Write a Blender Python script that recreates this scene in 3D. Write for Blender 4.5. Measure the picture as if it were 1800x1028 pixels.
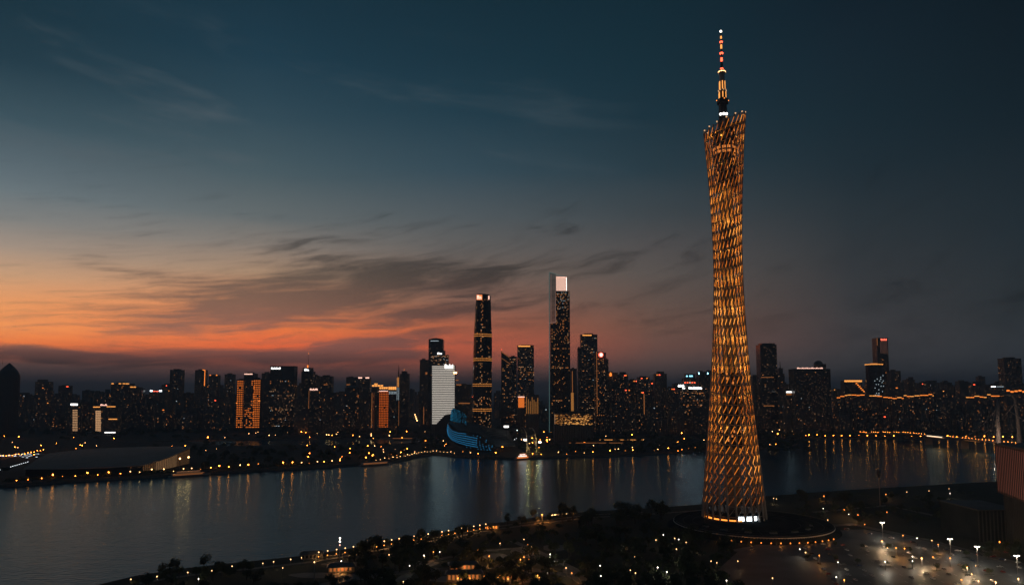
import bpy, math, random
from mathutils import Vector, Matrix
R = math.radians
rnd = random.Random(7)
for o in list(bpy.data.objects): bpy.data.objects.remove(o)
scene = bpy.context.scene
COL = scene.collection

# ------------------------------------------------------------------ camera
CAMZ, FPX, PITCH, HOR = 145.0, 1250.0, 4.7, 690.0
PPV = HOR - FPX * math.tan(R(PITCH))
cd = bpy.data.cameras.new('camera'); cam = bpy.data.objects.new('camera', cd); COL.objects.link(cam)
cam.location = (0, 0, CAMZ); cam.rotation_euler = (R(90 + PITCH), 0, 0)
cd.sensor_width = 36; cd.lens = FPX / 1800 * 36; cd.shift_y = (PPV - 514) / 1800
cd.clip_start = 1; cd.clip_end = 90000
scene.camera = cam

# ------------------------------------------------------------------ render / exposure
vs = scene.view_settings
vs.view_transform = 'Standard'; vs.look = 'None'; vs.exposure = 0; vs.gamma = 1; vs.use_curve_mapping = False
cy = scene.cycles
cy.max_bounces = 4; cy.diffuse_bounces = 2; cy.glossy_bounces = 3; cy.transmission_bounces = 3
cy.transparent_max_bounces = 8; cy.volume_bounces = 0
cy.sample_clamp_indirect = 4; cy.use_denoising = True; cy.denoiser = 'OPENIMAGEDENOISE'
cy.use_adaptive_sampling = True; cy.adaptive_threshold = 0.012; cy.adaptive_min_samples = 14
cy.caustics_reflective = False; cy.caustics_refractive = False

def lin(c):
    return tuple((x / 255 / 12.92) if x <= 10 else (((x / 255 + .055) / 1.055) ** 2.4) for x in c)

# photo-plane helpers: real points at a chosen depth (Y) or height (z)
CP, SP = math.cos(R(PITCH)), math.sin(R(PITCH))
def ray(u, v):
    a = (u - 900) / FPX; b = -(v - PPV) / FPX
    return Vector((a, CP - SP * b, SP + CP * b))
def P(u, v, Y):
    d = ray(u, v); return Vector((0, 0, CAMZ)) + d * (Y / d.y)
def G(u, v, z=4.0):
    d = ray(u, v); return Vector((0, 0, CAMZ)) + d * ((z - CAMZ) / d.z)

# ------------------------------------------------------------------ world: dusk sky
SUN_AZ = -42.0
w = bpy.data.worlds.new('World'); scene.world = w; w.use_nodes = True
w.cycles.sampling_method = 'MANUAL'; w.cycles.sample_map_resolution = 512
nt = w.node_tree; N = nt.nodes; L = nt.links; N.clear()
def node(t, **k):
    n = N.new(t)
    for a, b in k.items(): setattr(n, a, b)
    return n
def mth(op, a, b=None, c=None, clamp=False):
    n = N.new('ShaderNodeMath'); n.operation = op; n.use_clamp = clamp
    for i, x in enumerate((a, b, c)):
        if x is None: continue
        if isinstance(x, (int, float)): n.inputs[i].default_value = x
        else: L.new(x, n.inputs[i])
    return n.outputs[0]
def mixc(f, a, b):
    n = N.new('ShaderNodeMix'); n.data_type = 'RGBA'; n.clamp_factor = True
    for s, x in ((n.inputs[0], f), (n.inputs[6], a), (n.inputs[7], b)):
        if isinstance(x, (int, float)): s.default_value = x
        elif isinstance(x, tuple): s.default_value = (*x, 1)
        else: L.new(x, s)
    return n.outputs[2]
tc = node('ShaderNodeTexCoord'); sep = node('ShaderNodeSeparateXYZ'); L.new(tc.outputs['Generated'], sep.inputs[0])
dx, dy, dz = sep.outputs
el = mth('MULTIPLY', mth('ARCSINE', dz), 180 / math.pi)
az = mth('MULTIPLY', mth('ARCTAN2', dx, dy), 180 / math.pi)
# angular distance from the afterglow's centre, wrapped
dd = mth('SUBTRACT', az, SUN_AZ)
dd = mth('ABSOLUTE', mth('WRAP', dd, 180, -180))
def azel(u, v):
    d = ray(u, v); return math.degrees(math.atan2(d.x, d.y)), math.degrees(math.atan2(d.z, math.hypot(d.x, d.y)))
SKYCOLS = [
 (0, [(0,(26,50,62)),(100,(34,58,70)),(200,(58,80,90)),(300,(92,106,113)),(330,(103,115,120)),(380,(126,127,125)),(430,(158,141,127)),(480,(196,154,119)),(530,(228,152,96)),(575,(242,148,82)),(602,(226,118,60)),(616,(160,84,58)),(640,(86,64,58)),(690,(58,58,60))]),
 (450, [(0,(24,50,64)),(100,(30,58,73)),(200,(47,71,83)),(300,(70,88,95)),(380,(98,105,106)),(430,(132,122,113)),(480,(168,136,109)),(530,(208,134,88)),(575,(232,120,62)),(605,(226,100,52)),(628,(150,72,50)),(650,(98,62,54)),(690,(62,56,56))]),
 (800, [(0,(20,44,56)),(100,(24,50,63)),(200,(33,59,72)),(300,(52,73,84)),(380,(78,86,90)),(430,(94,92,90)),(480,(112,96,86)),(530,(136,96,80)),(575,(166,90,63)),(600,(180,86,58)),(625,(158,76,54)),(650,(106,64,54)),(690,(64,56,54))]),
 (1150, [(0,(17,40,51)),(100,(20,44,55)),(200,(25,48,59)),(300,(39,57,66)),(380,(60,67,71)),(430,(76,74,74)),(480,(86,79,75)),(530,(94,77,69)),(575,(102,74,63)),(610,(98,68,59)),(650,(74,59,55)),(690,(56,52,52))]),
 (1500, [(0,(16,31,41)),(100,(20,36,46)),(200,(22,39,48)),(300,(29,43,51)),(400,(41,49,54)),(480,(49,52,55)),(540,(53,53,55)),(600,(54,51,52)),(650,(50,49,50)),(690,(46,47,48))]),
 (1800, [(0,(13,26,34)),(200,(18,32,40)),(400,(31,41,47)),(540,(38,43,46)),(650,(40,43,46)),(690,(42,44,47))]),
]
EMAX = 60.0
HAZE = 1.0e-4          # density of the haze box built at the end; the sky is seen through it
def through(e):
    return math.exp(-HAZE * min(495 / max(math.sin(R(e)), 1e-3), 42000))
fac = mth('DIVIDE', el, EMAX, clamp=True)
cur = None; prev_d = None
for u, stops in SKYCOLS:
    rp = node('ShaderNodeValToRGB'); cr = rp.color_ramp; cr.interpolation = 'LINEAR'
    pts = sorted((max(azel(u, v)[1], 0) / EMAX, tuple(x / max(through(azel(u, v)[1]), .33) for x in lin(c))) for v, c in stops)
    top = pts[-1][1]; pts.append((1.0, tuple(x * 1.15 for x in top)))
    while len(cr.elements) > 1: cr.elements.remove(cr.elements[0])
    cr.elements[0].position = pts[0][0]; cr.elements[0].color = (*pts[0][1], 1)
    for p, c in pts[1:]:
        e = cr.elements.new(p); e.color = (*c, 1)
    L.new(fac, rp.inputs[0])
    d = abs(azel(u, 500)[0] - SUN_AZ)
    if cur is None: cur = rp.outputs[0]
    else:
        mr = node('ShaderNodeMapRange'); mr.interpolation_type = 'LINEAR'
        L.new(dd, mr.inputs[0]); mr.inputs[1].default_value = prev_d; mr.inputs[2].default_value = d
        cur = mixc(mr.outputs[0], cur, rp.outputs[0])
    prev_d = d
clear = cur
# clouds: long thin streaks lying along the afterglow
def comb(a, b, c=0.0):
    n = node('ShaderNodeCombineXYZ')
    for s, x in zip(n.inputs, (a, b, c)):
        if isinstance(x, (int, float)): s.default_value = x
        else: L.new(x, s)
    return n.outputs[0]
def noise(vec, scale, det=5, rough=.55):
    n = node('ShaderNodeTexNoise'); L.new(vec, n.inputs['Vector']); n.inputs['Scale'].default_value = scale
    n.inputs['Detail'].default_value = det; n.inputs['Roughness'].default_value = rough
    return n.outputs[0]
elt = mth('SUBTRACT', el, mth('MULTIPLY', mth('MULTIPLY', az, el), .022))           # streaks climb slightly to the right
warp = mth('MULTIPLY', mth('SUBTRACT', noise(comb(mth('MULTIPLY', az, .11), mth('MULTIPLY', el, .45)), 1.0, 2), .5), 2.4)
warp2 = mth('MULTIPLY', mth('SUBTRACT', noise(comb(mth('MULTIPLY', az, .10), mth('MULTIPLY', el, .35), 7.3), 1.0, 1), .5), 8)
azw = mth('ADD', az, warp2); elw = mth('ADD', el, warp)
streak = noise(comb(mth('MULTIPLY', azw, .12), mth('MULTIPLY', mth('ADD', elt, mth('MULTIPLY', warp, .8)), .75), 2.1), 1.0, 5, .62)
fine = noise(comb(mth('MULTIPLY', azw, .24), mth('MULTIPLY', mth('ADD', elt, mth('MULTIPLY', warp, .8)), 1.9), 5.7), 1.0, 5, .66)
BLOBS = [(540,520,260,46,-.20,1.05),(740,500,220,32,-.12,.9),(400,486,150,12,-.04,.55),(560,434,120,12,-.12,.5),(430,556,150,12,-.06,.5),
         (480,622,190,16,-.09,1.1),(320,576,110,7,-.03,.7),(690,594,150,11,-.10,.8),(760,552,170,15,-.12,.8),
         (640,628,120,10,-.03,.95),(200,541,130,6,-.08,.4),(150,626,180,9,.01,1.1),(60,578,110,4,0,.45),(960,470,240,26,-.08,.3),(1080,444,240,18,-.06,.18),(880,580,120,8,-.08,.5)]
def sq(x): return mth('MULTIPLY', x, x)
mask = None
for (u, v, hu, hv, tl, st) in BLOBS:
    a0, e0 = azel(u, v); a1, _ = azel(u + hu, v); _, e1 = azel(u, v - hv)
    da = mth('SUBTRACT', azw, a0); de = mth('SUBTRACT', elw, e0)
    de = mth('ADD', de, mth('MULTIPLY', da, tl * 1.0))
    q = mth('ADD', sq(mth('MULTIPLY', da, .9 / (a1 - a0))), sq(mth('MULTIPLY', de, .9 / (e1 - e0))))
    b = mth('DIVIDE', st, mth('ADD', 1.0, sq(q)))
    mask = b if mask is None else mth('MAXIMUM', mask, b)
def smooth(x, a, b):
    n = node('ShaderNodeMapRange'); n.interpolation_type = 'SMOOTHSTEP'; L.new(x, n.inputs[0])
    n.inputs[1].default_value = a; n.inputs[2].default_value = b; return n.outputs[0]
tex = mth('ADD', mth('MULTIPLY', streak, .6), mth('MULTIPLY', fine, .5))      # about .55 mean
m1 = smooth(mth('ADD', mask, mth('MULTIPLY', mth('SUBTRACT', tex, .55), 2.9)), .06, 1.05)
low = mth('MULTIPLY', smooth(el, 15, 6), smooth(el, -1, 2))
m2 = mth('MULTIPLY', mth('MULTIPLY', smooth(tex, .52, .78), low), .5)
cm = mth('MAXIMUM', mth('MULTIPLY', m1, mth('MULTIPLY', smooth(el, 20, 12), .88)), m2)
hs = node('ShaderNodeHueSaturation'); hs.inputs['Saturation'].default_value = .66; hs.inputs['Value'].default_value = .25
L.new(clear, hs.inputs['Color'])
sky = mixc(cm, clear, hs.outputs[0])
# thin high cirrus catching the last light
cirr = smooth(noise(comb(mth('MULTIPLY', azw, .06), mth('MULTIPLY', mth('ADD', el, mth('MULTIPLY', az, .10)), .33), 11.0), 1.0, 4, .6), .50, .80)
ciel = mth('MULTIPLY', mth('MULTIPLY', smooth(el, 9, 15), smooth(el, 30, 22)), smooth(dd, 62, 25))
sky = mixc(mth('MULTIPLY', mth('MULTIPLY', cirr, ciel), .5), sky, lin((92, 102, 108)))
nish = node('ShaderNodeTexSky', sky_type='NISHITA'); nish.sun_disc = False
nish.sun_elevation = R(-4); nish.sun_rotation = R(SUN_AZ); nish.dust_density = 4
addn = N.new('ShaderNodeMix'); addn.data_type = 'RGBA'; addn.blend_type = 'ADD'; addn.inputs[0].default_value = .02
L.new(sky, addn.inputs[6]); L.new(nish.outputs[0], addn.inputs[7])
bg = node('ShaderNodeBackground'); L.new(addn.outputs[2], bg.inputs[0]); bg.inputs[1].default_value = 1.0
out = node('ShaderNodeOutputWorld'); L.new(bg.outputs[0], out.inputs[0])

# ------------------------------------------------------------------ mesh and object helpers
class MB:
    """collects pieces, builds one mesh object"""
    def __init__(s): s.v = []; s.f = []; s.m = []; s.mi = 0
    def mat(s, i): s.mi = i; return s
    def add(s, vs, fs):
        b = len(s.v); s.v += [tuple(x) for x in vs]
        for f in fs: s.f.append(tuple(i + b for i in f)); s.m.append(s.mi)
        return s
    def quad(s, a, b, c, d): return s.add((a, b, c, d), ((0, 1, 2, 3),))
    def box(s, x0, x1, y0, y1, z0, z1, bottom=True):
        fs = [(4,5,6,7),(0,1,5,4),(1,2,6,5),(2,3,7,6),(3,0,4,7)]
        if bottom: fs.append((3,2,1,0))
        return s.add(((x0,y0,z0),(x1,y0,z0),(x1,y1,z0),(x0,y1,z0),(x0,y0,z1),(x1,y0,z1),(x1,y1,z1),(x0,y1,z1)), fs)
    def tube(s, pts, r, n=6, cap=True, closed=False):
        pts = [Vector(p) for p in pts]; k = len(pts)
        rs = r if isinstance(r, (list, tuple)) else [r] * k
        vs = []; fs = []
        for i, p in enumerate(pts):
            if closed: t = pts[(i + 1) % k] - pts[i - 1]
            else: t = pts[min(i + 1, k - 1)] - pts[max(i - 1, 0)]
            t.normalize()
            a = Vector((0, 0, 1)) if abs(t.z) < .95 else Vector((1, 0, 0))
            x = t.cross(a).normalized(); y = t.cross(x)
            for j in range(n):
                q = 2 * math.pi * j / n
                vs.append(p + x * (rs[i] * math.cos(q)) + y * (rs[i] * math.sin(q)))
        for i in range(k if closed else k - 1):
            i2 = (i + 1) % k
            for j in range(n):
                j2 = (j + 1) % n
                fs.append((i * n + j, i2 * n + j, i2 * n + j2, i * n + j2))
        if cap and not closed:
            fs.append(tuple(range(n))[::-1]); fs.append(tuple((k - 1) * n + j for j in range(n)))
        return s.add(vs, fs)
    def lathe(s, prof, n=16, cx=0, cy=0, sx=1, sy=1, rot=0, cap=True):
        vs = []; fs = []
        for (r, z) in prof:
            for j in range(n):
                q = 2 * math.pi * j / n + rot
                vs.append((cx + r * sx * math.cos(q), cy + r * sy * math.sin(q), z))
        for i in range(len(prof) - 1):
            for j in range(n):
                j2 = (j + 1) % n
                fs.append((i * n + j, i * n + j2, (i + 1) * n + j2, (i + 1) * n + j))
        if cap: fs.append(tuple(range(n))[::-1]); fs.append(tuple((len(prof) - 1) * n + j for j in range(n)))
        return s.add(vs, fs)
    def ball(s, c, r, n=8, k=5, sz=1):
        pr = [(max(r * math.sin(math.pi * i / k), r * .05), c[2] - r * sz * math.cos(math.pi * i / k)) for i in range(k + 1)]
        return s.lathe(pr, n, c[0], c[1])
    def prism(s, poly, z0, z1):
        n = len(poly); vs = [(x, y, z0) for x, y in poly] + [(x, y, z1) for x, y in poly]
        fs = [tuple(range(n))[::-1], tuple(range(n, 2 * n))]
        for i in range(n):
            j = (i + 1) % n; fs.append((i, j, j + n, i + n))
        return s.add(vs, fs)
    def mesh(s, name, mats):
        me = bpy.data.meshes.new(name); me.from_pydata(s.v, [], s.f); me.update()
        if not isinstance(mats, (list, tuple)): mats = [mats]
        for m in mats: me.materials.append(m)
        if len(mats) > 1: me.polygons.foreach_set('material_index', s.m)
        return me
    def build(s, name, mats, parent=None, smooth=False):
        me = s.mesh(name, mats)
        if smooth: me.polygons.foreach_set('use_smooth', [True] * len(me.polygons))
        return link(name, me, parent)
def link(name, me, parent=None, loc=None, rz=0, scale=None):
    o = bpy.data.objects.new(name, me); COL.objects.link(o)
    if parent is not None: o.parent = parent
    if loc is not None: o.location = loc
    if rz: o.rotation_euler = (0, 0, rz)
    if scale is not None: o.scale = scale
    return o
def tag(o, label=None, cat=None, group=None, kind=None):
    if label: o['label'] = label
    if cat: o['category'] = cat
    if group: o['group'] = group
    if kind: o['kind'] = kind
    return o
def thing(name, label, cat, loc=(0, 0, 0), rz=0, group=None):
    o = bpy.data.objects.new(name, None); COL.objects.link(o); o.location = loc; o.rotation_euler = (0, 0, rz)
    o.empty_display_size = 1
    return tag(o, label, cat, group)
def light(parent, loc, energy, color, r=.5, spot=None, aim=None):
    ld = bpy.data.lights.new('lamp_light', 'SPOT' if spot else 'POINT'); ld.energy = energy; ld.color = color; ld.shadow_soft_size = r
    o = bpy.data.objects.new('lamp_light', ld); COL.objects.link(o); o.location = loc
    if spot:
        ld.spot_size = R(spot); ld.spot_blend = .8
        if aim is not None: o.rotation_euler = Vector(aim).to_track_quat('-Z', 'Y').to_euler()
    if parent is not None: o.parent = parent
    return o

# ------------------------------------------------------------------ materials
MATS = {}
def mat(name, col, rough=.7, metal=0, emit=None, es=0, sample=None, spec=.5):
    m = bpy.data.materials.new(name); m.use_nodes = True; b = m.node_tree.nodes['Principled BSDF']
    b.inputs['Base Color'].default_value = (*col, 1); b.inputs['Roughness'].default_value = rough; b.inputs['Metallic'].default_value = metal
    b.inputs['Specular IOR Level'].default_value = spec
    if emit: b.inputs['Emission Color'].default_value = (*emit, 1); b.inputs['Emission Strength'].default_value = es
    if sample: m.cycles.emission_sampling = sample
    MATS[name] = m; return m
def noisy(name, c1, c2, scale, rough=.8, detail=5, bump=0, metal=0, coord='Object', bscale=None, stretch=None):
    m = mat(name, c1, rough, metal); t = m.node_tree; b = t.nodes['Principled BSDF']
    tx = t.nodes.new('ShaderNodeTexCoord'); nz = t.nodes.new('ShaderNodeTexNoise'); nz.inputs['Scale'].default_value = scale; nz.inputs['Detail'].default_value = detail
    src = tx.outputs[coord]
    if stretch:
        mp = t.nodes.new('ShaderNodeMapping'); mp.inputs['Scale'].default_value = stretch; t.links.new(src, mp.inputs[0]); src = mp.outputs[0]
    t.links.new(src, nz.inputs['Vector'])
    rp = t.nodes.new('ShaderNodeValToRGB'); rp.color_ramp.elements[0].position = .35; rp.color_ramp.elements[1].position = .68
    rp.color_ramp.elements[0].color = (*c1, 1); rp.color_ramp.elements[1].color = (*c2, 1)
    t.links.new(nz.outputs[0], rp.inputs[0]); t.links.new(rp.outputs[0], b.inputs['Base Color'])
    if bump:
        bp = t.nodes.new('ShaderNodeBump'); bp.inputs['Strength'].default_value = bump
        n2 = t.nodes.new('ShaderNodeTexNoise'); n2.inputs['Scale'].default_value = bscale or scale * 4; t.links.new(src, n2.inputs['Vector'])
        t.links.new(n2.outputs[0], bp.inputs['Height']); t.links.new(bp.outputs[0], b.inputs['Normal'])
    return m
def facade(name, wall, glass, fh=3.7, bw=3.2, gf=.6, wf=.72, grough=.18):
    """curtain-wall grid: glass between mullions and floor slabs"""
    m = mat(name, wall, .7); t = m.node_tree; b = t.nodes['Principled BSDF']; LK = t.links.new
    def mt(op, a, c=None):
        n = t.nodes.new('ShaderNodeMath'); n.operation = op
        for i, x in enumerate((a, c)):
            if x is None: continue
            if isinstance(x, (int, float)): n.inputs[i].default_value = x
            else: LK(x, n.inputs[i])
        return n.outputs[0]
    tx = t.nodes.new('ShaderNodeTexCoord'); s = t.nodes.new('ShaderNodeSeparateXYZ'); LK(tx.outputs['Object'], s.inputs[0])
    sn = t.nodes.new('ShaderNodeSeparateXYZ'); LK(tx.outputs['Normal'], sn.inputs[0])
    side = mt('GREATER_THAN', mt('ABSOLUTE', sn.outputs[0]), .7); h = mt('ADD', mt('MULTIPLY', s.outputs[1], side), mt('MULTIPLY', s.outputs[0], mt('SUBTRACT', 1, side)))
    fz = mt('FRACT', mt('DIVIDE', s.outputs[2], fh)); fu = mt('FRACT', mt('DIVIDE', h, bw))
    g = mt('MULTIPLY', mt('LESS_THAN', fz, gf), mt('LESS_THAN', fu, wf))
    g = mt('MULTIPLY', g, mt('LESS_THAN', mt('ABSOLUTE', sn.outputs[2]), .5))
    mx = t.nodes.new('ShaderNodeMix'); mx.data_type = 'RGBA'; LK(g, mx.inputs[0]); mx.inputs[6].default_value = (*wall, 1); mx.inputs[7].default_value = (*glass, 1)
    nz = t.nodes.new('ShaderNodeTexNoise'); nz.inputs['Scale'].default_value = .03; LK(tx.outputs['Object'], nz.inputs['Vector'])
    m2 = t.nodes.new('ShaderNodeMix'); m2.data_type = 'RGBA'; m2.blend_type = 'MULTIPLY'; m2.inputs[0].default_value = .5
    LK(mx.outputs[2], m2.inputs[6]); LK(nz.outputs[1], m2.inputs[7]); LK(m2.outputs[2], b.inputs['Base Color'])
    LK(mt('SUBTRACT', .75, mt('MULTIPLY', g, .75 - grough)), b.inputs['Roughness'])
    return m
noisy('grass', (.012, .018, .010), (.028, .034, .018), .02, .95, 8)
noisy('far_land', (.010, .013, .010), (.022, .024, .020), .006, .95, 8)
noisy('asphalt', (.040, .040, .042), (.065, .063, .060), .06, .62, 8, .15, bscale=1.5)
noisy('plaza', (.045, .052, .058), (.105, .115, .122), .035, .6, 9, .12, bscale=.8)
noisy('podium_deck', (.020, .025, .029), (.042, .050, .056), .05, .85, 6).node_tree.nodes['Principled BSDF'].inputs['Specular IOR Level'].default_value = 0
noisy('paving', (.12, .11, .10), (.20, .185, .165), .12, .75, 7)
noisy('stone', (.14, .14, .135), (.24, .235, .22), .3, .8, 6)
noisy('concrete', (.16, .16, .16), (.25, .245, .235), .08, .8, 7)
noisy('dark_roof', (.05, .055, .06), (.10, .105, .11), .05, .55, 6)
noisy('bark', (.05, .04, .03), (.09, .07, .05), 1.5, .9)
noisy('leaf', (.022, .040, .016), (.060, .085, .032), .35, .8)
noisy('leaf_b', (.030, .046, .020), (.075, .090, .038), .35, .8)
noisy('hull_white', (.35, .36, .36), (.5, .5, .48), .2, .45)
mat('steel', (.36, .34, .32), .55, .2); mat('dark_steel', (.05, .05, .055), .5, .3); mat('black_glass', (.012, .016, .02), .12)
mat('white_metal', (.5, .5, .5), .5); mat('road_paint', (.7, .7, .68), .6)
def em(name, col, s, sample='AUTO'): return mat(name, tuple(min(1, c) * .3 for c in col), .6, 0, col, s, sample)
AMB = (1.0, .40, .075)
em('sodium_near', (1, .30, .045), 4.5); em('warm_near', (1, .55, .22), 4); em('white_near', (1, .90, .74), 6); em('fountain_light', (.8, .93, 1), 1.6); em('sodium', (1, .25, .03), 34); em('sodium_soft', (1, .28, .04), 2.4); em('warm_lamp', (1, .50, .18), 9); em('cool_lamp', (.85, .95, 1), 4.5); em('white_lamp', (1, .90, .76), 9); em('panel_warm', (1, .72, .45), 2.0)
em('pod_lamp', (1, .55, .26), .9); em('red_light', (1, .10, .04), 4); em('teal_lamp', (.35, .8, 1), 6)
em('win_amber', (1, .31, .07), .8, 'NONE'); em('win_warm', (1, .55, .27), .65, 'NONE'); em('win_cool', (.75, .92, 1), .6, 'NONE'); em('win_gold', (1, .40, .12), .42, 'NONE')
em('sign_white', (1, .97, .92), 3); em('sign_pink', (1, .55, .42), 2); em('sign_red', (1, .14, .08), 3); em('sign_cyan', (.25, .75, 1), 4)
em('strip_gold', (1, .38, .08), 1.5); em('strip_orange', (1, .25, .035), 1.7); em('strip_dim', (1, .34, .09), .32, 'NONE')
em('led_blue', (.03, .36, .75), .6); em('win_dim', (1, .55, .28), .10, 'NONE'); em('tower_led', (1, .26, .025), .9, 'NONE'); em('tower_led_hi', (1, .34, .05), 1.5, 'NONE'); em('tower_led_lo', (1, .21, .018), .42, 'NONE')
M = MATS

# ------------------------------------------------------------------ water
wm = mat('river_water', (.02, .08, .12), .17); t = wm.node_tree
t.nodes.remove(t.nodes['Principled BSDF']); wo = t.nodes['Material Output']
wdif = t.nodes.new('ShaderNodeBsdfDiffuse'); wdif.inputs[0].default_value = (.022, .085, .13, 1)        # silty blue-green body
wgl = t.nodes.new('ShaderNodeBsdfGlossy'); wgl.inputs['Color'].default_value = (.54, .82, 1.0, 1); wgl.inputs['Roughness'].default_value = .11
wfr = t.nodes.new('ShaderNodeFresnel'); wfr.inputs[0].default_value = 1.28
wmx = t.nodes.new('ShaderNodeMixShader'); t.links.new(wfr.outputs[0], wmx.inputs[0]); t.links.new(wdif.outputs[0], wmx.inputs[1]); t.links.new(wgl.outputs[0], wmx.inputs[2]); t.links.new(wmx.outputs[0], wo.inputs[0])
tx = t.nodes.new('ShaderNodeTexCoord'); hsum = None
for (sc, wgt, st) in ((.05, .35, (1, 1.6, 1)), (.17, .4, (.8, 1.5, 1)), (.6, .22, (1, 1.2, 1))):
    mp = t.nodes.new('ShaderNodeMapping'); mp.inputs['Scale'].default_value = st; t.links.new(tx.outputs['Object'], mp.inputs[0])
    nz = t.nodes.new('ShaderNodeTexNoise'); nz.inputs['Scale'].default_value = sc; nz.inputs['Detail'].default_value = 3; t.links.new(mp.outputs[0], nz.inputs['Vector'])
    ml = t.nodes.new('ShaderNodeMath'); ml.operation = 'MULTIPLY_ADD'; t.links.new(nz.outputs[0], ml.inputs[0]); ml.inputs[1].default_value = wgt
    if hsum is None: ml.inputs[2].default_value = 0
    else: t.links.new(hsum, ml.inputs[2])
    hsum = ml.outputs[0]
bp = t.nodes.new('ShaderNodeBump'); bp.inputs['Strength'].default_value = 1.0; bp.inputs['Distance'].default_value = .8
t.links.new(hsum, bp.inputs['Height']); [t.links.new(bp.outputs[0], n_.inputs['Normal']) for n_ in (wdif, wgl, wfr)]
wb = MB(); wb.quad((-30000, -600, 0), (30000, -600, 0), (30000, 42000, 0), (-30000, 42000, 0))
tag(wb.build('river_water', wm), kind='structure')

# ------------------------------------------------------------------ land
def land(name, pts, ztop, m, wallm, depth=1.5, cap=0):
    poly = [(p.x, p.y) for p in pts]
    mb = MB(); n = len(poly)
    mb.mat(0).add([(x, y, ztop) for x, y in poly], [tuple(range(n))])
    mb.mat(1)
    for i in range(n):
        a, c = poly[i], poly[(i + 1) % n]
        mb.quad((*a, -depth), (*c, -depth), (*c, ztop), (*a, ztop))
    o = mb.build(name, [m, wallm]); tag(o, kind='structure'); return o
LZ = 4.0
NEAR_EDGE = [(-60,1100),(60,1066),(150,1042),(240,1020),(330,1006),(422,996),(533,984),(610,972),(690,957),(773,943),(870,925),(960,913),(1040,904),(1130,899),(1240,891),(1330,878),(1420,871),(1500,865),(1600,859),(1700,853),(1850,846),(2100,838)]
near = [G(u, v, 0) for u, v in NEAR_EDGE]
npoly = near + [Vector((2500, near[-1].y + 40, 0)), Vector((2500, -500, 0)), Vector((-500, -500, 0))]
npoly = [Vector((-520, 100, 0))] + npoly[:-1] + [Vector((-520, -500, 0))]
land('near_bank_ground', npoly, LZ, M['grass'], M['stone'])
FAR_EDGE = [(-300,884),(-120,866),(0,857),(90,850),(180,844),(290,838),(390,832),(500,826),(600,820),(660,816),(700,811),(735,803),(760,799),(800,803),(850,806),(920,807),(1000,804),(1080,802),(1160,798),(1240,794),(1320,790),(1385,787),(1402,781)]
island_front = [G(u, v, 0) for u, v in FAR_EDGE]
isl_back = [G(u, v, 0) for u, v in [(1402,777),(1320,775),(1240,776),(1100,776),(960,776),(800,776),(740,779),(700,782),(600,784),(480,785),(400,786),(330,779)]]
land('island_ground', island_front + isl_back + [Vector((-1900, 2000, 0)), Vector((-2600, 1500, 0))], LZ + .4, M['far_land'], M['stone'])
main_edge = [Vector((-2700, 1480, 0)), Vector((-1500, 1930, 0))] + [G(u, v, 0) for u, v in [(330,776),(400,774),(480,773),(600,772),(700,771),(745,770),(900,771),(1000,772),(1200,772),(1395,773),(1415,771),(1500,771),(1600,772),(1700,773),(1800,774),(1900,776)]] + [Vector((6000, 2000, 0)), Vector((28000, 2500, 0)), Vector((28000, 40000, 0)), Vector((-28000, 40000, 0)), Vector((-28000, 1400, 0))]
land('far_bank_ground', main_edge, LZ, M['far_land'], M['stone'])

# ------------------------------------------------------------------ lattice television tower
def lerp(a, b, t): return a + (b - a) * t
TY = 795.0
tb = P(1290.5, 905, TY); tt = P(1273.5, 219, TY)
H = tt.z - LZ
B0 = Vector((tb.x, TY, LZ)); T0 = Vector((tt.x, TY, tt.z))
tower = thing('lattice_tower', 'very tall twisted lattice tower glowing amber beside the river', 'tower', (B0.x, B0.y, LZ))
BR, TR, TW = (34.5, 33.0), (23.2, 22.0), R(112)
NC, NR = 24, 40
TILT = .42
def colpt(th, t):
    p0 = Vector((BR[0] * math.cos(th), BR[1] * math.sin(th), 0))
    a = th - TW
    q = Vector((TR[0] * math.cos(a), TR[1] * math.sin(a), 0)); q.z = H + TILT * q.x
    q.x += T0.x - B0.x
    return p0.lerp(q, t)
RT = [0.022 + (1 - .022) * (i / NR) ** 1.0 for i in range(NR + 1)]
for i in range(NC):
    th = 2 * math.pi * i / NC + .07
    a, c = colpt(th, 0), colpt(th, 1.0)
    MB().tube([a, a.lerp(c, .5), c + (c - a).normalized() * 2], [1.15, .95, .75], 8).build('column', M['steel'], tower)
for k, t in enumerate(RT):
    n = 48
    pts = [colpt(2 * math.pi * j / n + .07, t) for j in range(n)]
    cx = sum((p for p in pts), Vector()) / n
    pts = [p.lerp(Vector((cx.x, cx.y, p.z)), .045) for p in pts]
    MB().tube(pts, .38, 5, closed=True).build('ring', M['steel'], tower)
# diagonal braces, each with its line of amber LEDs
braces = []
for k in range(NR):
    for i in range(NC):
        th = 2 * math.pi * i / NC + .07
        a = colpt(th, RT[k]); c = colpt(th + 2 * math.pi / NC, RT[k + 1])
        braces.append((a, c, k, i))
def brace_mb(mb, a, c, k):
    d = c - a; a2 = a + d * .01; c2 = c - d * .01
    mid = (a + c) / 2; axis = lerp(Vector((0, 0, 0)), T0 - B0, mid.z / H)
    o = Vector((mid.x - axis.x, mid.y - axis.y, 0)).normalized()
    mb.mat(0).tube([a2 - o * .35, c2 - o * .35], .36, 5)
    if k >= 1:
        br_ = .5 + .35 * math.sin(k * .55 + 1.3 * math.atan2(o.y, o.x)) + rnd.uniform(-.45, .45) + (.22 if 13 <= k <= 29 else -.12)
        mb.mat(2 if br_ > .92 else 3 if br_ < .25 else 1).tube([a2 + o * .1, c2 + o * .1], (.26 if k > 33 else .37) if k > 2 else .18, 5)
facing = sorted(braces, key=lambda q: ((q[0] + q[1]) / 2).y)
front = set(id(q) for q in facing[:300])
rest = MB()
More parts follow.
